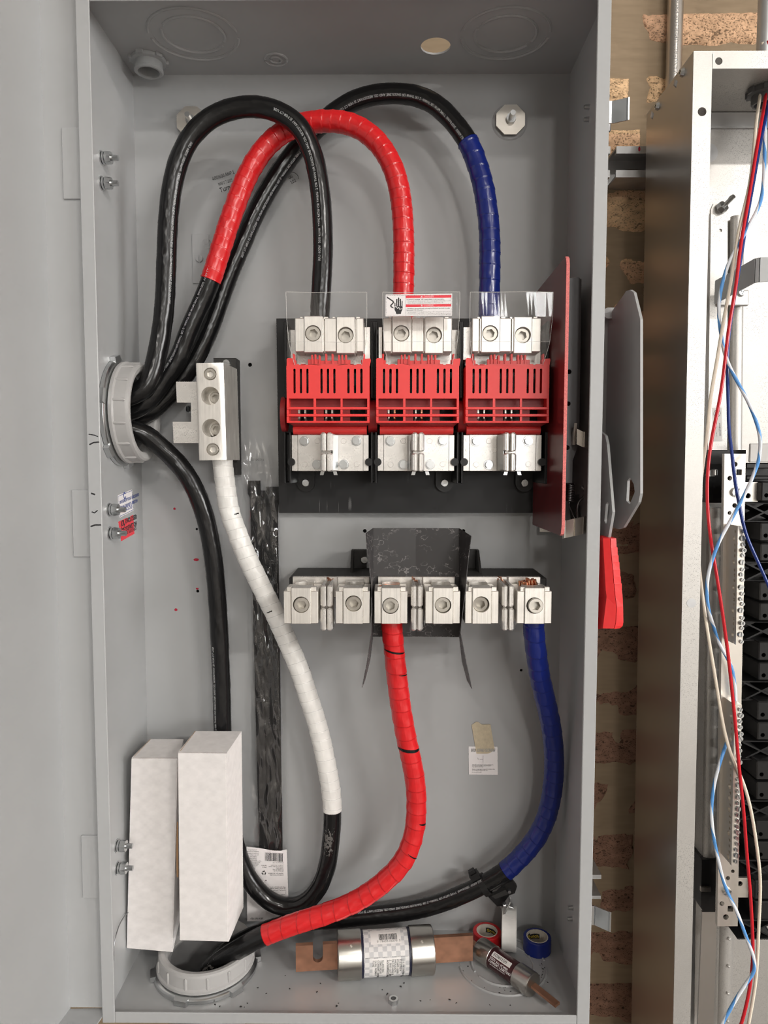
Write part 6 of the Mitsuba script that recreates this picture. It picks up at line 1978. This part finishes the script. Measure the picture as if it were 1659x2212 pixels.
# plastic bag of long black cable ties standing behind the white cable
Yt = .157
TIES = ((549, 1045, 571, 1836, .1535, 'with the topmost head'), (573, 1066, 592, 1838, .1550, 'second from the right in the bag'), (590, 1058, 602, 1838, .1570, 'rightmost in the bag'), (556, 1094, 583, 1836, .1580, 'partly behind the others'))
for (x0, y0, x1, y1, Yq, wd_) in TIES:
    k = thing('cable_tie', 'long black cable tie in the clear bag, ' + wd_, 'cable tie', None)
    a_, b_ = P(x0, y0, Yq), P(x1, y1 + 60, Yq)
    dirn = (b_ - a_) / np.linalg.norm(b_ - a_)
    sd_ = np.array([-dirn[2], 0, dirn[0]])
    hw = .0058
    part(k, 'strap', hull([q + sd_ * s * hw + np.array([0, dy, 0]) for q in (a_, b_) for s in (-1, 1) for dy in (-.0006, .0006)]), 'm_black')
    part(k, 'head', hull([a_ + dirn * u + sd_ * s * hw * 1.45 + np.array([0, dy, 0]) for u in (-.004, .013) for s in (-1, 1) for dy in (-.0016, .0012)] + [a_ + dirn * .018 + sd_ * s * hw + np.array([0, -.0008, 0]) for s in (-1, 1)]), 'm_black')
    n = 90
    part(k, 'ladder_teeth', cat(*[bx(-.0042, .0042, -.0003, 0, -.0007, .0007).transform(np.column_stack([sd_, [0, 1.0, 0], -dirn, a_ + dirn * (.025 + j * .0033) + np.array([0, -.0006, 0])])) for j in range(n)]), 'm_black', kind='stuff')

PB = thing('plastic_bag', 'clear crumpled plastic bag of cable ties with a printed card', 'plastic bag')
nu, nv = 26, 120
bo = [((512, 956), (584, 962)), ((508, 1010), (598, 1010)), ((528, 1075), (604, 1075)), ((533, 1300), (612, 1300)), ((536, 1600), (617, 1600)), ((529, 1825), (622, 1830)), ((532, 1990), (626, 1990))]
yk_ = np.array([(l[1] + r[1]) / 2 for l, r in bo])
lx_, rx_ = np.array([l[0] for l, r in bo]), np.array([r[0] for l, r in bo])
vv = []
for j in range(nv + 1):
    py = 958 + (1985 - 958) * j / nv
    for i in range(nu + 1):
        u = i / nu
        px = np.interp(py, yk_, lx_) * (1 - u) + np.interp(py, yk_, rx_) * u
        q = P(px, py, .150)
        edge = min(u, 1 - u)
        wr = (meshkit.fbm(np.array([px * .05, py * .022, 0.0]), 3, seed=2) - .5) * .009 + (meshkit.noise(np.array([px * .16, py * .05, 4.0]), 5) - .5) * .0028
        vv.append((q[0], .1500 + wr * min(1, edge * 8) + .010 * (1 - min(1, edge * 6)) ** 2 + (.006 if py < 1010 else 0), q[2] + (.003 * math.sin(px * .4) if j == 0 else 0)))
ff = []
for j in range(nv):
    for i in range(nu):
        a_ = j * (nu + 1) + i
        ff += [(a_, a_ + 1, a_ + nu + 2), (a_, a_ + nu + 2, a_ + nu + 1)]
part(PB, 'film', trimesh.Trimesh(vv, ff, process=False), 'm_clear', True, label='clear plastic film')
c = P(548, 995, .1462)
m = text_flat(['T2230125'], 4.2 * pxm(.146, 995), depth=.0001)
part(PB, 'print', place_flat(m, P(571, 991, .1462), (-1, 0, 0), (0, 0, -1), out=FRONT), 'm_ink')
# the printed card, upside down
Yk = .1475
cp = [(532.5, 1829), (560, 1832), (590, 1837.5), (606, 1838), (619.5, 1835), (623, 1944), (622, 1990), (534, 1990)]
ck = part(PB, 'card', prism_xz(poly_px(cp, Yk), Yk, Yk + .0004), 'm_paper', label='white printed card, upside down')
kk = pxm(Yk, 1900)


def inv(lines, px, py, h, w=None, bold=True):
    """Upside-down lettering: starts at its lower right corner and reads to the left."""
    m_ = text_flat(lines, h * kk, 1.75, depth=.00008, bold=bold)
    if w:
        m_.apply_scale([w * kk / m_.vertices[:, 0].max(), 1, 1])
    return place_flat(m_, P(px, py, Yk - .00005), (-1, 0, 0), (0, 0, -1), out=FRONT)


txt = [inv(['MADE IN THAILAND', 'HECHO EN TAILANDIA'], 612.5, 1889.3, 2.1, 33), inv(['DISTRIBUTED BY:'], 612, 1881.5, 2.1, 22)]
for i, (s_, w_) in enumerate((('MADE IN THAILAND', 30), ('HECHO EN TAILANDIA', 33))):
    pass
txt = [inv([s_], 612.5 - i_ * 0, y_, 2.0, w_) for i_, (s_, y_, w_) in enumerate((('MADE IN THAILAND', 1889.5, 30), ('HECHO EN TAILANDIA', 1885.8, 33), ('DISTRIBUTED BY', 1880.6, 22), ('DISTRIBUIDO POR', 1877.4, 23.5), ('HOME DEPOT', 1874.2, 17), ('2455 PACES FERRY ROAD', 1871.2, 32.5), ('ATLANTA, GA 30339', 1868, 27), ('HOMEDEPOT.COM', 1863, 23.5)))]
txt += [inv(['Please', 'Recycle'], 576, 1872.6, 2.2, 11.5)]
for i, w_ in enumerate((14, 12, 16, 21, 24, 26, 29)):
    txt.append(inv([('Do not exceed the rated', 'Keep out of reach', 'Use for bundling only', 'Indoor and outdoor use', 'Resists heat and cold', 'Self locking, one piece', 'Ties for many household')[i]], 549 + i * 2.6, 1878 - i * 3.1, 1.9, w_ * .9))
for i, w_ in enumerate((16, 19, 18, 22, 27, 30, 22)):
    txt.append(inv([('Instrucciones de uso', 'Envuelva alrededor', 'del objeto y pase la', 'punta por la cabeza', 'Tire hasta que quede', 'ajustado y corte el', 'sobrante con tijeras')[i]], 555 + (4 if 2 < i < 6 else 0), 1857 - i * 3.6, 1.9, w_ * .85))
txt += [inv(['For use with cable bundles up to the', 'Max. cord diameter 7.36 in / 187 mm'], 617, 1919, 2.0, 47), inv(['Wrap around bundle, insert', 'through head, pull tight'], 615, 1935.5, 2.0, 28), inv(['1006 948 937'], 569, 1982.5, 3.6, 28)]
c = P(570, 1885.5, Yk)
for q in range(3):
    a_ = math.radians(90 + 120 * q)
    ctr = np.array([c[0] + 3.4 * kk * math.cos(a_), c[2] + 3.4 * kk * math.sin(a_)])
    arw = affinity.translate(affinity.rotate(Polygon([(-2.6, -1.1), (1.2, -1.1), (1.2, -2.2), (3.2, 0), (1.2, 2.2), (1.2, 1.1), (-2.6, 1.1)]), math.degrees(a_) + 90 + 15, origin=(0, 0)), 0, 0)
    arw = affinity.translate(affinity.scale(arw, kk, kk, origin=(0, 0)), *ctr)
    txt.append(prism_xz(arw, Yk - .0001, Yk))
rs = np.random.default_rng(9)
xx = 572.5
while xx < 610:
    w_ = float(rs.choice([.5, .9, 1.4]))
    yt_ = 1841.5 + (xx - 572) * .05
    txt.append(prism_xz(poly_px([(xx, yt_), (xx + w_, yt_), (xx + w_, 1859.5 + (xx - 572) * .06), (xx, 1859.5 + (xx - 572) * .06)], Yk), Yk - .0001, Yk))
    xx += w_ + float(rs.choice([.5, .9]))
frm = poly_px([(575, 1923.5), (617.5, 1923.5), (618, 1945), (575, 1945)], Yk)
txt.append(prism_xz(frm.difference(frm.buffer(-.4 * kk)), Yk - .0001, Yk))
part(ck, 'print', cat(*txt), 'm_ink')

whole('grey_wire_bit', 'thin stiff grey wire leaning in the lower left corner beside the white box', 'wire', WIREBIT, 'm_steel_dark', True)

# crumbs of swarf and dirt on the enclosure floor
sp = []
for j in range(70):
    px, py = random.uniform(300, 1200), random.uniform(2105, 2178)
    if j < 34:
        a_ = random.uniform(0, 6.28)
        px, py = 1085 + 92 * math.cos(a_) * random.uniform(.82, 1.05), 2085 + 58 * math.sin(a_) * random.uniform(.82, 1.05)
    q = PZ(px, py, Z0)
    if not (0.004 < q[1] < 0.16):
        continue
    r_ = random.uniform(.0005, .0013)
    sp.append(hull(np.array([q[0], q[1], Z0]) + np.array([[random.uniform(-1, 1) * r_ * 1.5, random.uniform(-1, 1) * r_ * 1.5, random.uniform(0, 1) * r_] for _ in range(7)] + [[0, 0, 0]])))
dk = whole('dirt', 'dark crumbs and swarf scattered over the enclosure floor', 'dirt', cat(*sp), 'm_black_dull')
labels[dk]['kind'] = 'stuff'
